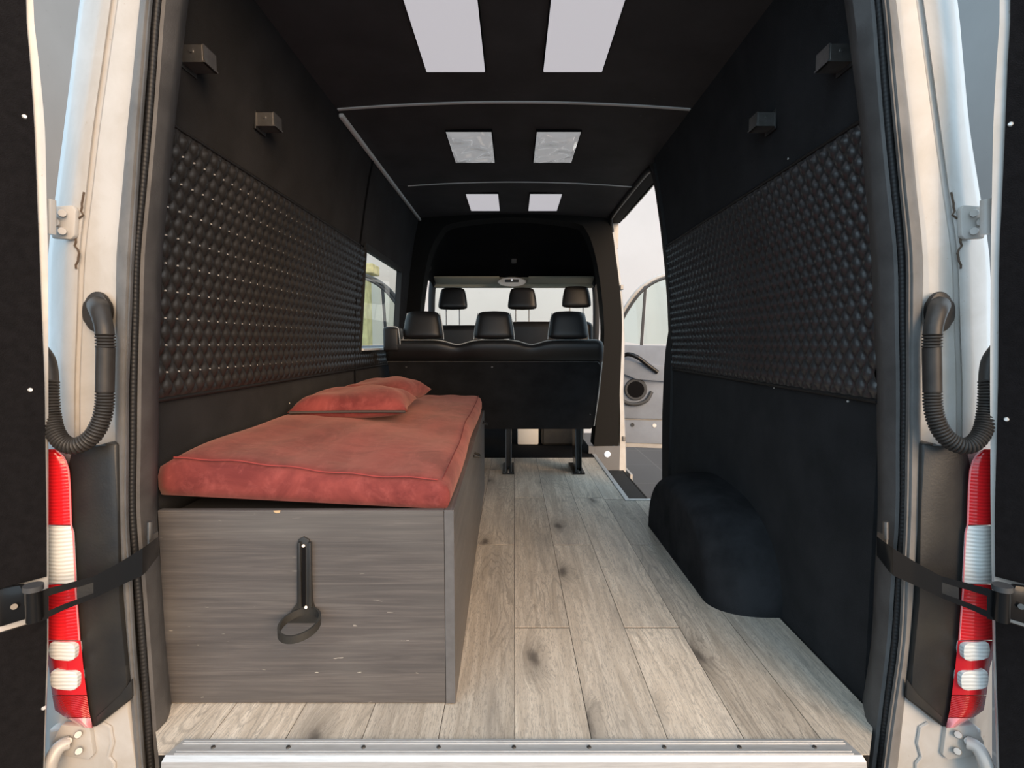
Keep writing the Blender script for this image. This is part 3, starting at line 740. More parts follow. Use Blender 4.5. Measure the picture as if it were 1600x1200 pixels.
# ================================================================== wiring conduits
for s, side in ((-1, 'left'), (1, 'right')):
    def q(px, py, Y): return P(px if s < 0 else 1621-px, py, Y)
    cd = thing('wiring_conduit', 'black corrugated cable conduit looping beside the %s rear door' % side, 'conduit', q(130, 700, 1.08))
    bm = B()
    tube(bm, smoothpath([q(154, 478, 1.115), q(156, 486, 1.09), q(160, 500, 1.078), q(163, 514, 1.072), q(164, 524, 1.07)], 5), lambda i, L: .0205-.004*min(1, L/.07), 16)
    obj('boot', bm, M_hose, cd, True)
    bm = B(); pl = []
    for k in range(28):
        a = 2*math.pi*k/28; pl.append(q(149+21*math.cos(a), 487+32*math.sin(a), 1.112))
    prism(bm, pl, (0, .014, 0), .004); obj('boot_flange', bm, M_hose, cd, True)
    def corr(pts, r, amp, pitch):
        path = resample(smoothpath(pts, 8), pitch/4); bm = B()
        tube(bm, path, lambda i, L: r+amp*(1, .6, -1, .6)[i % 4], 14); return bm
    obj('corrugated_neck', corr([q(164, 522, 1.07), q(164.5, 533, 1.07), q(165, 545, 1.07)], .0158, .0022, .0062), M_hose, cd, True)
    bm = B(); tube(bm, [q(165, 543, 1.07), q(164.5, 578, 1.07), q(164, 613, 1.07)], .0165, 16); obj('sleeve', bm, M_hose, cd, True)
    obj('corrugated_loop', corr([q(164, 612, 1.07), q(163, 635, 1.068), q(157, 660, 1.064), q(143, 683, 1.058), q(122, 696, 1.052), q(102, 694, 1.050), q(87, 677, 1.055), q(80, 650, 1.065), q(77, 615, 1.072), q(77, 595, 1.078)], .0155, .0020, .0062), M_hose, cd, True)
    bm = B(); tube(bm, smoothpath([q(77, 597, 1.078), q(76, 580, 1.08), q(72, 562, 1.082), q(60, 545, 1.084)], 5), .016, 14); obj('end_boot', bm, M_hose, cd, True)

# ================================================================== wheel arch cover
bm = B(); cy, hl, hh, pr = 2.115, .485, .325, .215
rows = []
nA, nB = 28, 12
for i in range(nA+1):
    a = math.pi*i/nA
    ca_, sa = math.cos(a), math.sin(a)
    ey = (abs(ca_)**.8)*(1 if ca_ > 0 else -1); r = []
    for j in range(nB+1):
        b = (j/nB)*math.pi/2
        # from wall contact (j=0) across the crown to the inboard face
        inb = pr*(math.sin(b)**.7)
        shr = 1-.25*(1-math.cos(b))
        r.append(Vector((.868-inb, cy-hl*ey*shr, hh*(sa**.85)*(1-.20*(1-math.cos(b))**1.1))))
    rows.append(r)
Vv = quadstrip(bm, rows)
last = [r[-1] for r in Vv]
c = [bm.verts.new(Vector((.868-pr, v.co.y, 0))) for v in last]
for i in range(nA): bm.faces.new((last[i], last[i+1], c[i+1], c[i]))
bmesh.ops.remove_doubles(bm, verts=bm.verts[:], dist=.0005)
wa = obj('wheel_arch', bm, mat('grubby wheel arch carpet', (.030, .031, .034), .95, bump=.7, bscale=500, var=.5, vscale=7, spec=.1), None, 'all', label='rounded wheel arch box covered in black carpet against the right wall', cat='wheel arch')

# ================================================================== folding wall brackets
def bracket(px, py, s, label):
    p = None
    for k in range(100, 400):
        p = P(px, py, k*.01)
        if abs(p.x) >= wx(p.z): break
    t = thing('wall_bracket', label, 'bracket', p, 'metal bed brackets on the upper walls')
    i = -s
    y0, y1 = p.y-.028, p.y+.028
    bm = B(); box(bm, (p.x-.001, y0-.006, p.z-.03), (p.x+i*.005, y1+.006, p.z+.03), .001); obj('wall_plate', bm, M_blackpl, t)
    bm = B()
    box(bm, (p.x+i*.005, y0, p.z-.020), (p.x+i*.062, y1, p.z-.016)); box(bm, (p.x+i*.005, y1-.004, p.z-.016), (p.x+i*.055, y1, p.z+.02)); box(bm, (p.x+i*.005, y0, p.z-.016), (p.x+i*.055, y0+.004, p.z+.02))
    obj('channel', bm, M_steel, t)
    bm = B(); box(bm, (p.x+i*.055, y0+.001, p.z-.020), (p.x+i*.059, y1-.001, p.z+.022)); obj('lip', bm, M_steel, t)
    bm = B(); cyl(bm, (p.x+i*.03, y0-.003, p.z+.006), (p.x+i*.03, y0, p.z+.006), .005, 10); obj('bolt', bm, M_steel, t)
bracket(291, 93, -1, 'metal bed bracket high on the left wall, nearer the rear door')
bracket(405, 192, -1, 'metal bed bracket high on the left wall, further into the van')
bracket(1323, 92, 1, 'metal bed bracket high on the right wall, nearer the rear door')
bracket(1206, 192, 1, 'metal bed bracket high on the right wall, further into the van')

# ================================================================== bed box
bb = thing('bed_box', 'grey wood-grain bed box with a black ring holder on its front', 'bed box', (-.5, 1.225, 0))
XF, XB = -.143, -.178; YF, YB = 1.225, 3.12; HB = .485; TH = .024
bm = B(); box(bm, (-.850, YF, .003), (XF-TH, YF+.018, HB), .0012); obj('front_panel', bm, M_lamF, bb)
bm = B(); prism(bm, [Vector((XF-TH+.0006, YF-.001, .002)), Vector((XF, YF-.001, .002)), Vector((XB, YB, .002)), Vector((XB-TH, YB, .002))], (0, 0, HB-.002+.001), .0012); obj('side_panel', bm, M_lamS, bb)
bm = B(); box(bm, (-.845, YF+.0185, .003), (-.83, YB, HB-.02)); obj('wall_side_panel', bm, M_lamS, bb)
bm = B(); box(bm, (-.83, YB-.02, .003), (XB-TH-.001, YB, HB-.005)); obj('head_panel', bm, M_lamF, bb)
bm = B(); prism(bm, [Vector((-.829, YF+.0185, HB-.03)), Vector((XF-TH-.003, YF+.0185, HB-.03)), Vector((XB-TH-.002, YB-.021, HB-.03)), Vector((-.829, YB-.021, HB-.03))], (0, 0, .018)); obj('lid', bm, M_subfloor, bb)
bm = B(); pl = [P(x, y, YF-.0012) for x, y in ((427, 798), (438, 797.5), (437, 801), (432, 802), (428, 800))]
prism(bm, pl, (0, .0015, 0)); obj('chip', bm, mat('bare chipboard', (.55, .40, .24), .8), bb, label='chip of bare chipboard in the panel edge')
bm = B(); prism(bm, [Vector((XF-TH+.0012, YF-.0022, .003)), Vector((XF-.0006, YF-.0022, .003)), Vector((XF-.0006, YF-.0022, HB)), Vector((XF-TH+.0012, YF-.0022, HB))], (0, .003, 0)); obj('edge_band', bm, mat('grey edge band', (.125, .125, .13), .5, var=.2, vscale=30), bb)
# ring holder screwed to the front
rh_s = B()
def fy(px, py, d=0): return P(px, py, YF-d)
pl = [fy(464, 850, .006), fy(466, 843, .006), fy(474, 839, .006), fy(482, 843, .006), fy(485, 850, .006), fy(487, 940, .006), fy(497, 965, .006), fy(497, 974, .006), fy(440, 974, .006), fy(450, 962, .006), fy(465, 942, .006)]
prism(rh_s, pl, (0, .006, 0), .0015); rh = obj('ring_holder', rh_s, M_blackpl, bb, True, label='black plastic holder with a long stem and a ring')
for x0, x1 in ((464.5, 469), (480.5, 485.5)):
    bm = B(); prism(bm, [fy(x0, 848, .014), fy(x1, 848, .014), fy(x1+1.5, 950, .014), fy(x0+1, 950, .014)], (0, .0085, 0), .0015); obj('stem_rib', bm, M_blackpl, rh, True)
bm = B(); prism(bm, [fy(472, 855, .0085), fy(477, 855, .0085), fy(477, 948, .0085), fy(472, 948, .0085)], (0, .003, 0)); obj('stem_groove', bm, M_deep, rh)
bm = B()
cc = fy(468, 976, .048); pa = []
rings = [[], [], [], []]
for k in range(41):
    a = 2*math.pi*k/40
    e = Vector((math.cos(a), math.sin(a), 0)); tilt = Vector((0, 0, .010*math.sin(a)+.004*math.cos(a)))
    for r_, (rad, dz) in zip(rings, ((.0475, .009), (.0475, -.009), (.0425, -.009), (.0425, .009))): r_.append(cc+e*rad+tilt+Vector((0, 0, dz)))
quadstrip(bm, rings, True); bmesh.ops.remove_doubles(bm, verts=bm.verts[:], dist=.0001); obj('ring', bm, M_blackpl, rh, True)
for x, y in ((474, 853), (478, 949)):
    bm = B(); cyl(bm, fy(x, y, .006), fy(x, y, .0115), .0034, 10); obj('screw', bm, M_screw, rh)
# rope latches on the aisle side
for px, py in ((758, 648), (737, 702)):
    Yv = 2.9 if px > 750 else 2.05
    p = P(px, py, Yv); xw = XF+(XB-XF)*(Yv-YF)/(YB-YF)
    bm = B(); tube(bm, [Vector((xw+.002, Yv-.03, HB-.04)), Vector((xw+.02, Yv-.02, HB-.045)), Vector((xw+.024, Yv, HB-.05)), Vector((xw+.02, Yv+.02, HB-.045)), Vector((xw+.002, Yv+.03, HB-.04))], .005, 8)
    obj('grab_loop', bm, M_blackpl, bb, True)

# ================================================================== mattress and cushions
bm = B(); nx, ny = 30, 70
def mtop(a, b):   # a 0..1 wall -> aisle, b 0..1 rear -> head
    z = .603-.052*a + .030*math.sin(math.pi*min(1, max(0, b*1.6)))*(1-a)**1.2 + .025*b*a
    z += .004*math.sin(7*a+3*b*5)+.0025*math.sin(23*b+4*a)+.002*math.sin(31*a-9*b)
    return z
def mbot(a, b): return .512-.036*a*1.0-.03*min(1, b*3)*(1-a)
def mpt(a, b):
    y = 1.243+(3.075-1.243)*b
    xw = -(wx(.6)-.015); xr = (XF-.020)+(XB-XF)*b+.012*math.sin(b*9)*.3
    if b < .02: pass
    x = xw+(xr-xw)*a
    return x, y
top, bot = [], []
for j in range(ny+1):
    rt, rb = [], []
    for i in range(nx+1):
        a, b = i/nx, j/ny
        x, y = mpt(a, b); e = min(i, nx-i, j, ny-j)
        dz = {0: .016, 1: .003, 2: 0}.get(e, 0)
        xi = {0: 0, nx: 0}.get(i, 0)
        rt.append(bm.verts.new((x, y, mtop(a, b)-dz))); rb.append(bm.verts.new((x, y, mbot(a, b)+(.006 if e == 0 else 0))))
    top.append(rt); bot.append(rb)
for V in (top, bot):
    for j in range(ny):
        for i in range(nx): bm.faces.new((V[j][i], V[j][i+1], V[j+1][i+1], V[j+1][i]))
per = [(0, i) for i in range(nx)]+[(j, nx) for j in range(ny)]+[(ny, i) for i in range(nx, 0, -1)]+[(j, 0) for j in range(ny, 0, -1)]
M1, M2 = [], []
for j, i in per:
    out = Vector(((-.3 if i == 0 else 1 if i == nx else 0), (-1 if j == 0 else 1 if j == ny else 0), 0))*.007
    t_, b_ = top[j][i], bot[j][i]
    M1.append(bm.verts.new(t_.co.lerp(b_.co, .3)+out)); M2.append(bm.verts.new(t_.co.lerp(b_.co, .7)+out))
for k in range(len(per)):
    k2 = (k+1) % len(per); t1, t2 = top[per[k][0]][per[k][1]], top[per[k2][0]][per[k2][1]]; b1, b2 = bot[per[k][0]][per[k][1]], bot[per[k2][0]][per[k2][1]]
    bm.faces.new((t1, t2, M1[k2], M1[k])); bm.faces.new((M1[k], M1[k2], M2[k2], M2[k])); bm.faces.new((M2[k], M2[k2], b2, b1))
bmesh.ops.remove_doubles(bm, verts=bm.verts[:], dist=.0004)
mt = thing('mattress', 'thin red suede mattress lying on the grey bed box', 'mattress', (-.5, 2.1, .49))
obj('cover', bm, M_suede, mt, 'all')
bm = B(); pts = []
for j in range(1, ny): x, y = mpt(1, j/ny); pts.append(Vector((x-.012, y, mtop(.985, j/ny)+.0005)))
tube(bm, pts, .0016, 6); obj('piped_seam', bm, mat('red seam', (.20, .035, .03), .8), mt, True); bm = B(); pts = []
for i in range(1, nx): x, y = mpt(i/nx, 0); pts.append(Vector((x, y+.016, mtop(i/nx, .01)-.0005)))
tube(bm, pts, .0018, 6)
obj('piped_seam', bm, mat('red seam', (.30, .05, .045), .8), mt, True)
def cushion(name, label, c, w, d, h, rz, rx, zip_=True):
    t = thing(name, label, 'cushion', c)
    Mx = Matrix.Translation(c) @ Matrix.Rotation(rz, 4, 'Z') @ Matrix.Rotation(rx, 4, 'X')
    bm = B(); n = 28
    for sg in (1, -1):
        V = []
        for j in range(n+1):
            r = []
            for i in range(n+1):
                a, b = -1+2*i/n, -1+2*j/n
                k = max(0, (1-a**4)*(1-b**4))**.55
                pin = 1-.07*(1-a*a)*(b*b) ; pin2 = 1-.07*(1-b*b)*(a*a)
                z = sg*h/2*k*(1+.10*math.sin(3*a+2*b)*sg+.05*math.sin(9*a*b+4*a)) if k else 0
                if sg < 0: z *= .6
                r.append(bm.verts.new(Mx @ Vector((a*w/2*pin2, b*d/2*pin, z+h*.30))))
            V.append(r)
        for j in range(n):
            for i in range(n): bm.faces.new((V[j][i], V[j][i+1], V[j+1][i+1], V[j+1][i]))
    bmesh.ops.remove_doubles(bm, verts=bm.verts[:], dist=.0005)
    obj('cover', bm, M_suede, t, 'all')
    if zip_:
        bm = B(); tube(bm, [Mx @ Vector((a*w/2, -d/2*(1-.07*(1-a*a))-.004, h*.30)) for a in [-.96+1.92*k/16 for k in range(17)]], .005, 6)
        obj('zip', bm, mat('dark zip', (.06, .045, .04), .6), t, True)
cushion('cushion', 'red suede cushion with a dark zip, in front of the other cushion', (-.615, 2.06, .606), .43, .33, .125, math.radians(4), math.radians(3))
cushion('cushion', 'red suede cushion tucked behind the zipped cushion, nearer the bench seat', (-.605, 2.44, .608), .36, .33, .135, math.radians(-8), math.radians(4), False)

# ================================================================== rear bench seat
bs = thing('bench_seat', 'black leather three-seat bench with white piping, seen from behind', 'bench seat', (-.12, 3.5, 0))
X0, X1 = -.785, .548
def by(z): return 3.20+(.80-z)*.62
bm = B()
def bp(x, z, o=0): return Vector((x, by(z)-o, z))
prism(bm, [bp(X0+.01, .31), bp(X1-.028, .31), bp(X1-.01, .36), bp(X1-.012, .74), bp(X1-.03, .772), bp(X0+.01, .772)], (0, .02, .0124), .003); obj('back_board', bm, M_carpet, bs)
bm = B(); tube(bm, [bp(x, .774, .002) for x in (X0+.01, 0, X1-.035)]+[bp(X1-.012, .745, .002), bp(X1-.010, .5, .002), bp(X1-.012, .345, .002)], .0022, 6); obj('board_edge', bm, M_strip, bs, True)
# padded top roll with dips between the seats
bm = B(); rings = []
n = 80
def dip(x):
    d = 0
    for c in (-.345, .108): d += math.exp(-((x-c)/.075)**2)
    return d
for i in range(n+1):
    x = X0+(X1-X0)*i/n; e = min(1, (x-X0)/.03, (X1-x)/.03); e = math.sqrt(max(.0, 1-(1-e)**2))*.6+.4
    zt = .905-.028*dip(x)-(1-e)*.05; zb = .772; Yc = by(.80)+.045; r = []
    for k in range(16):
        a = 2*math.pi*k/16; cz_, sz_ = math.cos(a), math.sin(a)
        zz = (zt+zb)/2+(zt-zb)/2*(abs(sz_)**.7)*(1 if sz_ > 0 else -1)
        yy = Yc+(.056-.008*dip(x))*(abs(cz_)**.7)*(1 if cz_ > 0 else -1)*e-(zz-.8)*.3
        r.append(Vector((x, yy, zz)))
    rings.append(r)
V = [[bm.verts.new(p) for p in r] for r in rings]
for a_, b_ in zip(V, V[1:]):
    for k in range(16): bm.faces.new((a_[k], a_[(k+1) % 16], b_[(k+1) % 16], b_[k]))
bm.faces.new(V[0]); bm.faces.new(V[-1])
obj('backrest', bm, M_leather, bs, 'all')
bm = B(); prism(bm, [Vector((X0+.01, by(.31)+.022, .33)), Vector((X0+.01, by(.79)+.022, .79)), Vector((X0+.01, by(.79)+.12, .80)), Vector((X0+.01, by(.31)+.16, .33))], (X1-X0-.02, 0, 0), .02); obj('backrest_pad', bm, M_leather, bs, True)
bm = B(); box(bm, (X0+.02, 3.56, .30), (X1-.01, 4.02, .43), .03, 3); obj('seat_cushion', bm, M_leather, bs, True)
bm = B(); pts = []
for i in range(n+1):
    x = X0+.09+(X1-X0-.10)*i/n; pts.append(Vector((x, 3.232-(1-min(1, (X1-x)/.02))*.0, .9065-.028*dip(x)-(.012 if x > X1-.03 else 0))))
pts += [Vector((X1+.001, 3.235, .87)), Vector((X1+.003, 3.27, .79)), Vector((X1+.0, by(.55)+.03, .55)), Vector((X1-.006, by(.33)+.03, .33))]
tube(bm, pts, .0038, 8); obj('piping', bm, M_pip, bs, True)
def headrest(parent, x, Y, z0, z1, w, th, posts=True, piping=False, pz=0):
    bm = B(); n = 12
    for_ = []
    H = z1-z0; zc = (z0+z1)/2
    def sec(t):  # t 0 bottom..1 top -> half width
        return w/2*(1.0-.24*t**1.6)
    rows = []
    m = 20
    for j in range(9):
        t = j/8; z = z0+H*(t); hw = sec(t); tk = th/2*(1-.25*t)
        edge = math.sqrt(max(0, 1-((abs(t-.5)*2))**6)); r = []
        for k in range(m):
            a = 2*math.pi*k/m; c_, s_ = math.cos(a), math.sin(a)
            r.append(Vector((x+hw*(.90+.10*edge)*(abs(c_)**.55)*(1 if c_ > 0 else -1), Y+tk*(.6+.4*edge)*(abs(s_)**.7)*(1 if s_ > 0 else -1)+.02*t, z)))
        rows.append(r)
    V = [[bm.verts.new(p) for p in r] for r in rows]
    for a_, b_ in zip(V, V[1:]):
        for k in range(m): bm.faces.new((a_[k], a_[(k+1) % m], b_[(k+1) % m], b_[k]))
    bm.faces.new(V[0]); bm.faces.new(V[-1])
    h = obj('headrest', bm, M_leather, parent, 'all', sub=1)
    if posts:
        for dx in (-.055, .055):
            bm = B(); cyl(bm, (x+dx, Y, pz), (x+dx, Y, z0+.02), .005, 10); obj('post', bm, M_steel, h, True)
    if piping:
        for sg in (-1, 1):
            bm = B(); pts = [Vector((x+sg*(sec(t)+.002)*.985, Y+.01+.02*t, z0+H*t)) for t in (.02, .2, .4, .6, .8, .93)]
            tube(bm, pts, .0028, 6)
            obj('piping', bm, M_pip, h, True)
for x in (-.558, -.122, .334): headrest(bs, x, 3.235, .908, 1.085, .250, .10, True, True, .86)
# outer end box with the belt reel
bm = B(); box(bm, (X0-.005, 3.17, .835), (X0+.092, 3.30, .985), .016, 3); obj('belt_housing', bm, M_leather, bs, True)
bm = B(); tube(bm, smoothpath([(X0+.02, 3.17, .988), (X0+.082, 3.17, .982), (X0+.094, 3.17, .95), (X0+.10, 3.175, .87)], 4), .003, 6); obj('housing_piping', bm, M_pip, bs, True)
for xl in (-.038, .442):
    bm = B()
    for dx in (-.020, .016): prism(bm, [Vector((xl+dx, 3.53, .0)), Vector((xl+dx, 3.58, .31)), Vector((xl+dx, 3.80, .31)), Vector((xl+dx, 3.70, 0))], (.006, 0, 0))
    box(bm, (xl-.016, 3.60, .02), (xl+.018, 3.66, .30)); g = obj('leg', bm, M_gloss, bs)
    bm = B(); box(bm, (xl-.040, 3.50, .001), (xl+.040, 3.82, .012), .002); obj('foot', bm, M_gloss, g)
    for yy in (3.515, 3.56):
        bm = B(); cyl(bm, (xl, yy, .012), (xl, yy, .020), .008, 6); obj('bolt', bm, M_steel, g)
for px, py in ((922, 646), (635, 573), (769, 573)):
    rr = ray(px, py); 
    for k in range(300, 400):
        p = P(px, py, k*.01)
        if p.y >= by(p.z): break
    bm = B(); cyl(bm, p+Vector((0, -.005, 0)), p+Vector((0, .004, 0)), .006, 8); obj('screw', bm, M_screw if px > 900 else M_dscrew, bs)

# ================================================================== front seats
ds = thing('driver_seat', 'single black seat on the left of the cab, seen from behind', 'seat', (-.51, 4.6, .004))
bm = B(); box(bm, (-.74, 4.36, .44), (-.28, 4.48, 1.04), .05, 4); obj('backrest', bm, M_leather, ds, True)
bm = B(); box(bm, (-.75, 4.44, .36), (-.27, 4.95, .50), .04, 3); obj('seat_cushion', bm, M_leather, ds, True)
bm = B(); box(bm, (-.70, 4.50, .005), (-.32, 4.90, .36), .02); obj('pedestal', bm, M_blackpl, ds)
headrest(ds, -.508, 4.40, 1.165, 1.352, .25, .10, True, False, 1.0)
pb = thing('passenger_bench', 'black two-person front seat on the right of the cab, two headrests', 'seat', (.3, 4.6, .004))
bm = B(); box(bm, (-.04, 4.36, .44), (.66, 4.48, 1.07), .05, 4); obj('backrest', bm, M_leather, pb, True)
bm = B(); box(bm, (-.04, 4.44, .36), (.66, 4.95, .50), .04, 3); obj('seat_cushion', bm, M_leather, pb, True)
bm = B(); box(bm, (.24, 4.50, .005), (.60, 4.90, .36), .02); obj('pedestal', bm, M_blackpl, pb)
headrest(pb, .070, 4.40, 1.165, 1.352, .25, .10, True, False, 1.0); headrest(pb, .520, 4.40, 1.18, 1.365, .25, .10, True, False, 1.0)
bm = B(); box(bm, (.03, 4.53, .005), (.215, 4.86, .155), .012); obj('storage_box', bm, M_trimwhite, None, True, label='small white box on the cab floor beneath the bench', cat='box')

# ================================================================== cab: hoop, headliner, pillars, windscreen
hp = thing('wall_cab_hoop', kind='structure', loc=(0, 4.2, 0))
def hoop(t):   # inner outline, t along from left floor over to right floor
    pass
inner = [(-.700, 0), (-.735, .5), (-.745, .9), (-.735, 1.15), (-.70, 1.40), (-.66, 1.58), (-.58, 1.74), (-.46, 1.82), (0, 1.862), (.46, 1.82), (.56, 1.76), (.62, 1.62), (.665, 1.42), (.70, 1.15), (.71, .9), (.675, .5), (.64, .068)]
outer = [(-.86, 0), (-.865, .5), (-.86, .9), (-.85, 1.15), (-.822, 1.40), (-.795, 1.58), (-.765, 1.76), (-.70, 1.865), (0, 1.895), (.70, 1.865), (.765, 1.76), (.795, 1.58), (.822, 1.40), (.85, 1.15), (.855, .9), (.845, .5), (.84, .068)]
def S2(L, Y): return smoothpath([Vector((x, Y, z)) for x, z in L], 4)
bm = B(); quadstrip(bm, [S2(outer, 4.17), S2(inner, 4.15), S2(inner, 4.34), S2(outer, 4.36)], True, True); obj('pillar_lining', bm, M_hoop, hp, True)
# headliner from the hoop to the windscreen header
end = [(-.80, 1.30), (-.80, 1.36), (-.80, 1.42), (-.79, 1.48), (-.77, 1.50), (-.74, 1.52), (-.65, 1.535), (-.5, 1.54), (0, 1.55), (.5, 1.54), (.65, 1.535), (.74, 1.52), (.77, 1.50), (.79, 1.48), (.80, 1.42), (.80, 1.36), (.80, 1.30)]
bm = B(); st = S2(inner[4:13], 4.33); mid = S2([(-.76, 1.45), (-.75, 1.54), (-.70, 1.64), (-.5, 1.72), (0, 1.76), (.5, 1.72), (.70, 1.64), (.75, 1.54), (.76, 1.45)], 4.85)
e2 = S2([(-.80, 1.44), (-.79, 1.48), (-.75, 1.515), (-.5, 1.535), (0, 1.54), (.5, 1.535), (.75, 1.515), (.79, 1.48), (.80, 1.44)], 5.28)
quadstrip(bm, [st, mid, e2]); obj('headliner', bm, M_deep, hp, 'all')
bm = B(); prism(bm, [Vector((-.80, 5.27, 1.445)), Vector((.80, 5.27, 1.445)), Vector((.80, 5.27, 1.55)), Vector((-.80, 5.27, 1.55))], (0, .08, 0), .01); obj('header', bm, M_visor, hp)
bm = B(); box(bm, (-.022, 4.70, 1.60), (.022, 4.74, 1.635), .003); obj('sensor', bm, M_blackpl, hp)
for s in (-1, 1):
    bm = B(); tube(bm, smoothpath([(s*.80, 5.26, 1.52), (s*.835, 5.38, 1.35), (s*.875, 5.62, 1.05), (s*.90, 5.85, .78)], 6), .036, 10); obj('windscreen_pillar', bm, M_dgrey2, hp, True)
    bm = B(); tube(bm, smoothpath([(s*.70, 4.33, 1.50), (s*.78, 4.6, 1.56), (s*.80, 5.26, 1.52)], 6), .03, 8); obj('door_rail', bm, M_vinyl, hp, True)
w2 = thing('window_2', kind='structure', loc=(0, 5.7, .8))
bm = B(); quadstrip(bm, [[Vector((-.80, 5.36, 1.47)), Vector((-.87, 5.9, .78))], [Vector((-.4, 5.42, 1.48)), Vector((-.43, 6.0, .78))], [Vector((0, 5.44, 1.485)), Vector((0, 6.03, .78))], [Vector((.4, 5.42, 1.48)), Vector((.43, 6.0, .78))], [Vector((.80, 5.36, 1.47)), Vector((.87, 5.9, .78))]])
obj('pane', bm, M_glass, w2, True)
bm = B(); box(bm, (-.80, 5.36, .45), (.80, 5.90, .80), .06, 3); obj('dashboard', bm, M_dgrey2, None, True, label='dark dashboard below the windscreen', cat='dashboard')
# visors
for s, lab in ((-1, 'left'), (1, 'right')):
    v = thing('sun_visor', 'folded sun visor above the windscreen on the %s' % lab, 'sun visor', (s*.45, 5.2, 1.47))
    bm = B(); x0, x1 = (-.77, -.14) if s < 0 else (.14, .77)
    prism(bm, [Vector((x0, 5.23, 1.475)), Vector((x1-(0 if s < 0 else .0), 5.23, 1.475)), Vector((x1, 5.10, 1.515)), Vector((x0, 5.10, 1.515))] , (0, .004, .02), .006); obj('board', bm, M_visor, v, True)
    bm = B(); tube(bm, [Vector((s*.79, 5.16, 1.50)), Vector((s*.80, 5.17, 1.54)), Vector((s*.82, 5.20, 1.56))], .008, 8); obj('pivot', bm, M_visor, v, True)
dl = thing('dome_light', 'oval pale dome light between the two sun visors', 'dome light', (0, 5.0, 1.47))
bm = B(); pts = [Vector((-.02+.135*math.cos(a), 5.02, 1.468+.042*math.sin(a))) for a in [2*math.pi*k/28 for k in range(28)]]
prism(bm, pts, (0, .06, .015), .010); obj('bezel', bm, M_trimwhite, dl, True)
bm = B(); box(bm, (-.085, 5.010, 1.465), (.045, 5.022, 1.492), .004); obj('switch_panel', bm, M_dgrey2, dl, True)
bm = B(); cyl(bm, (-.02, 5.012, 1.485), (-.02, 5.004, 1.485), .010, 12); obj('button', bm, M_lampw, dl, True)

# ================================================================== left side window
w1 = thing('window_1', kind='structure', loc=(-.86, 3.4, .84))
ZB, ZT, YA, YZ = .845, 1.405, 2.925, 3.82
bm = B()
for (y0, y1, z0, z1) in ((YA, YZ, ZB-.012, ZB), (YA, YZ, ZT, ZT+.012), (YA-.01, YA, ZB, ZT), (YZ, YZ+.01, ZB, ZT)):
    for z_a, z_b in ((z0, z1),):
        prism(bm, [Vector((-(wx(z_a)-.017), y0, z_a)), Vector((-(wx(z_a)+.022), y0, z_a)), Vector((-(wx(z_b)+.022), y0, z_b)), Vector((-(wx(z_b)-.017), y0, z_b))], (0, y1-y0, 0))
obj('window_frame', bm, M_vinyl, w1)
bm = B(); box(bm, (-.885, YA, ZB), (-.835, YZ, ZB+.012)); obj('window_sill', bm, M_trimwhite, w1)
bm = B(); quadstrip(bm, [[Vector((-wx(ZB)-.016, YA, ZB)), Vector((-wx(ZT)-.016, YA, ZT))], [Vector((-wx(ZB)-.016, YZ, ZB)), Vector((-wx(ZT)-.016, YZ, ZT))]]); obj('pane', bm, M_glass, w1)
bm = B(); wallgrid(bm, -1, YZ+.01, 4.2, .84, 1.415, 1, 6, .003); obj('side_lining', bm, M_carpet, WL, True)
bm = B(); wallgrid(bm, -1, 2.90, YZ+.01, 1.395, 1.43, 1, 2, .016, .01); obj('window_head', bm, M_vinyl, WL, True)

# ================================================================== step well by the sliding door
stp = thing('step_well', 'sunken entrance step with black tread and metal edge by the sliding door', 'step', (.75, 3.5, -.14))
bm = B(); box(bm, (.655, 2.93, -.145), (.87, 4.155, -.13)); obj('tread', bm, M_tread, stp)
bm = B(); box(bm, (.635, 2.935, -.13), (.648, 4.5, -.002)); obj('riser', bm, M_dgrey2, stp)
bm = B(); box(bm, (.648, 2.915, -.13), (.87, 2.928, -.013)); obj('riser', bm, M_dgrey2, stp)
bm = B(); box(bm, (.628, 2.905, .0), (.655, 4.36, .005), .001); box(bm, (.655, 2.905, .0), (.868, 2.930, .005), .001); obj('edge_trim', bm, M_alu, stp)
bm = B(); box(bm, (.87, 2.93, -.16), (.880, 4.15, -.128)); obj('outer_edge', bm, M_subfloor, stp)
bm = B(); box(bm, (.650, 4.16, -.13), (.850, 4.18, .066)); box(bm, (.60, 4.16, .006), (.6495, 4.18, .066)); kp = obj('kick_plate', bm, M_steel, stp, label='grey metal plate with a round white lamp')
kp.data.materials[0] = mat('painted grey plate', (.16, .165, .175), .5)
bm = B(); cyl(bm, (.750, 4.16, .0), (.750, 4.150, .0), .026, 20, .022); obj('step_lamp', bm, M_lampw, kp, True)
# white door jamb
jb = thing('trim_5', kind='structure', loc=(.88, 4.3, 0))
zz = [-.16, 0, .3, .5, .9, 1.15, 1.4, 1.6, 1.76, 1.85]
a = [Vector((lerp1(z, [-.2, 0, .25, .5, 1.0, 1.4, 1.6, 1.76, 1.9], [.855, .86, .86, .85, .855, .815, .79, .762, .73]), 4.20, z)) for z in zz]
b = [Vector((p.x+.030+.018*max(0, .35-p.z)/.35, 4.215, p.z)) for p in a]
bm = B(); quadstrip(bm, [a, b, [p+Vector((.03, .12, 0)) for p in b], [p+Vector((0, .14, 0)) for p in a]], True, True); obj('jamb', bm, M_paint, jb, True)
for z in (1.33, .12):
    bm = B(); box(bm, (lerp1(z, zz, [p.x for p in a])+.02, 4.195, z-.02), (lerp1(z, zz, [p.x for p in a])+.045, 4.21, z+.02), .004); obj('latch_plate', bm, M_steel, jb)
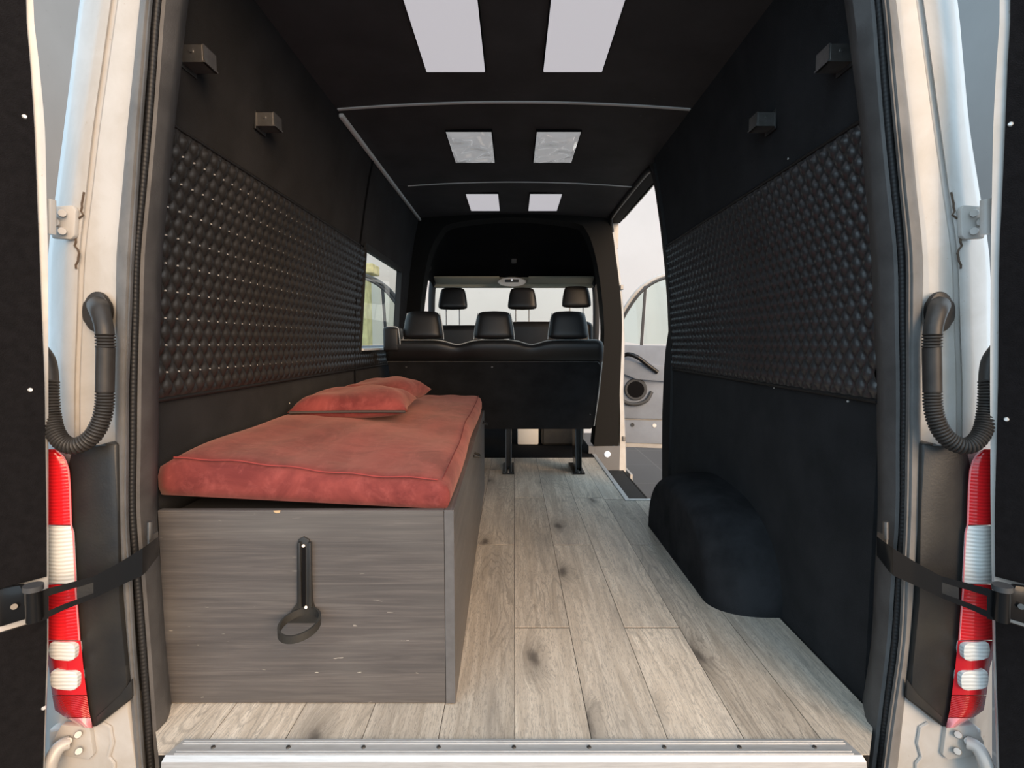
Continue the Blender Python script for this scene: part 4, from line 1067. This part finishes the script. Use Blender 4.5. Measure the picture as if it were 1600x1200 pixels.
# dark seal on the top of the opening
bm = B(); tube(bm, smoothpath([(.845, 2.90, 1.25), (.80, 2.91, 1.60), (.765, 2.93, 1.80), (.755, 2.99, 1.845), (.750, 3.2, 1.855), (.745, 4.0, 1.855), (.75, 4.15, 1.84), (.77, 4.2, 1.76)], 6), .017, 10); obj('opening_seal', bm, M_vinyl, jb, True)
bm = B(); box(bm, (.742, 2.86, 1.86), (.86, 4.35, 1.90)); obj('opening_head', bm, M_hoop, jb)

# ================================================================== cab doors, swung open
for s, dn in ((-1, 'door_3'), (1, 'door_4')):
    d = thing(dn, kind='structure', loc=(s*.98, 5.45, -.2))
    H = Vector((s*.97, 5.45, 0)); dv = Vector((s*.98, -.2, 0)); nv = Vector((-s*.2, -.98, 0))   # nv points to the inner face (towards the rear)
    def dp(u_, z, o=0): return H+dv*u_+Vector((0, 0, z))+nv*o
    inner_m = M_dgrey
    bm = B(); prism(bm, [dp(0, -.14), dp(.06, -.19), dp(1.0, -.19), dp(1.06, -.10), dp(1.06, .84), dp(0, .86)], nv*-.05, .01); obj('door_skin', bm, M_paint, d, True)
    bm = B(); prism(bm, [dp(.03, -.14, .0), dp(1.0, -.14, .0), dp(1.02, .10, .0), dp(.03, .10, .0)], nv*.012, .004); obj('lower_trim', bm, inner_m, d, True)
    bm = B(); prism(bm, [dp(.03, .115), dp(1.02, .115), dp(1.03, .84), dp(.8, .86), dp(.03, .88)], nv*.03, .012); obj('door_card', bm, inner_m, d, True)
    bm = B(); prism(bm, [dp(.10, .60, .03), dp(.30, .52, .03), dp(.62, .50, .03), dp(.98, .56, .03), dp(.98, .66, .03), dp(.6, .64, .03), dp(.3, .68, .03), dp(.12, .76, .03)], nv*.045, .018); obj('armrest', bm, inner_m, d, True)
    bm = B(); tube(bm, smoothpath([dp(.13, .74, .06), dp(.20, .78, .10), dp(.30, .75, .11), dp(.42, .66, .10), dp(.50, .60, .08)], 6), .022, 10); obj('pull_handle', bm, M_gloss, d, True)
    cc = dp(.29, .42, .03)
    bm = B(); cyl(bm, cc, cc+nv*.025, .115, 28, .105); sp_ = obj('speaker', bm, M_dgrey2, d, True)
    bm = B(); cyl(bm, cc+nv*.025, cc+nv*.028, .085, 24, .02); obj('speaker_cone', bm, M_deep, sp_, True)
    bm = B(); tube(bm, smoothpath([dp(.13, .33, .03), dp(.20, .28, .045), dp(.30, .27, .05), dp(.40, .31, .045), dp(.45, .40, .03)], 5), .02, 10); obj('speaker_bezel', bm, M_dgrey2, sp_, True)
    for u_ in (.265, .485):
        bm = B(); c0 = dp(u_, .05, .012); cyl(bm, c0, c0+nv*.006, .020, 14); obj('grommet', bm, M_dgrey2 if u_ < .3 else M_trimwhite, d, True)
    fr = [dp(.09, .92), dp(.12, 1.13), dp(.25, 1.36), dp(.38, 1.49), dp(.55, 1.57), dp(.78, 1.60), dp(.95, 1.50), dp(1.02, 1.15), dp(1.04, .86)]
    bm = B(); tube(bm, smoothpath([p-nv*.02 for p in fr], 6), .026, 8); obj('window_frame', bm, M_paint if s > 0 else M_dgrey2, d, True)
    mid = dp(.5, 1.15)
    bm = B(); tube(bm, smoothpath([p+(mid-p).normalized()*.030+nv*.008 for p in fr], 6), .014, 8); obj('window_seal', bm, M_dgrey2, d, True)
    bm = B(); prism(bm, [dp(.325, .86, -.02), dp(.355, .86, -.02), dp(.385, 1.47, -.02), dp(.355, 1.47, -.02)], nv*.03, .004); obj('window_bar', bm, M_dgrey2, d)
    bm = B(); prism(bm, [dp(.36, .88, -.01), dp(1.03, .88, -.01), dp(1.0, 1.2, -.01), dp(.93, 1.49, -.01), dp(.77, 1.58, -.01), dp(.55, 1.55, -.01), dp(.39, 1.47, -.01)], nv*-.004); obj('pane', bm, M_glass, d)
    bm = B(); prism(bm, [dp(.10, .92, -.01), dp(.325, .88, -.01), dp(.355, 1.45, -.01), dp(.25, 1.34, -.01), dp(.13, 1.12, -.01)], nv*-.004); obj('pane', bm, M_glass, d)
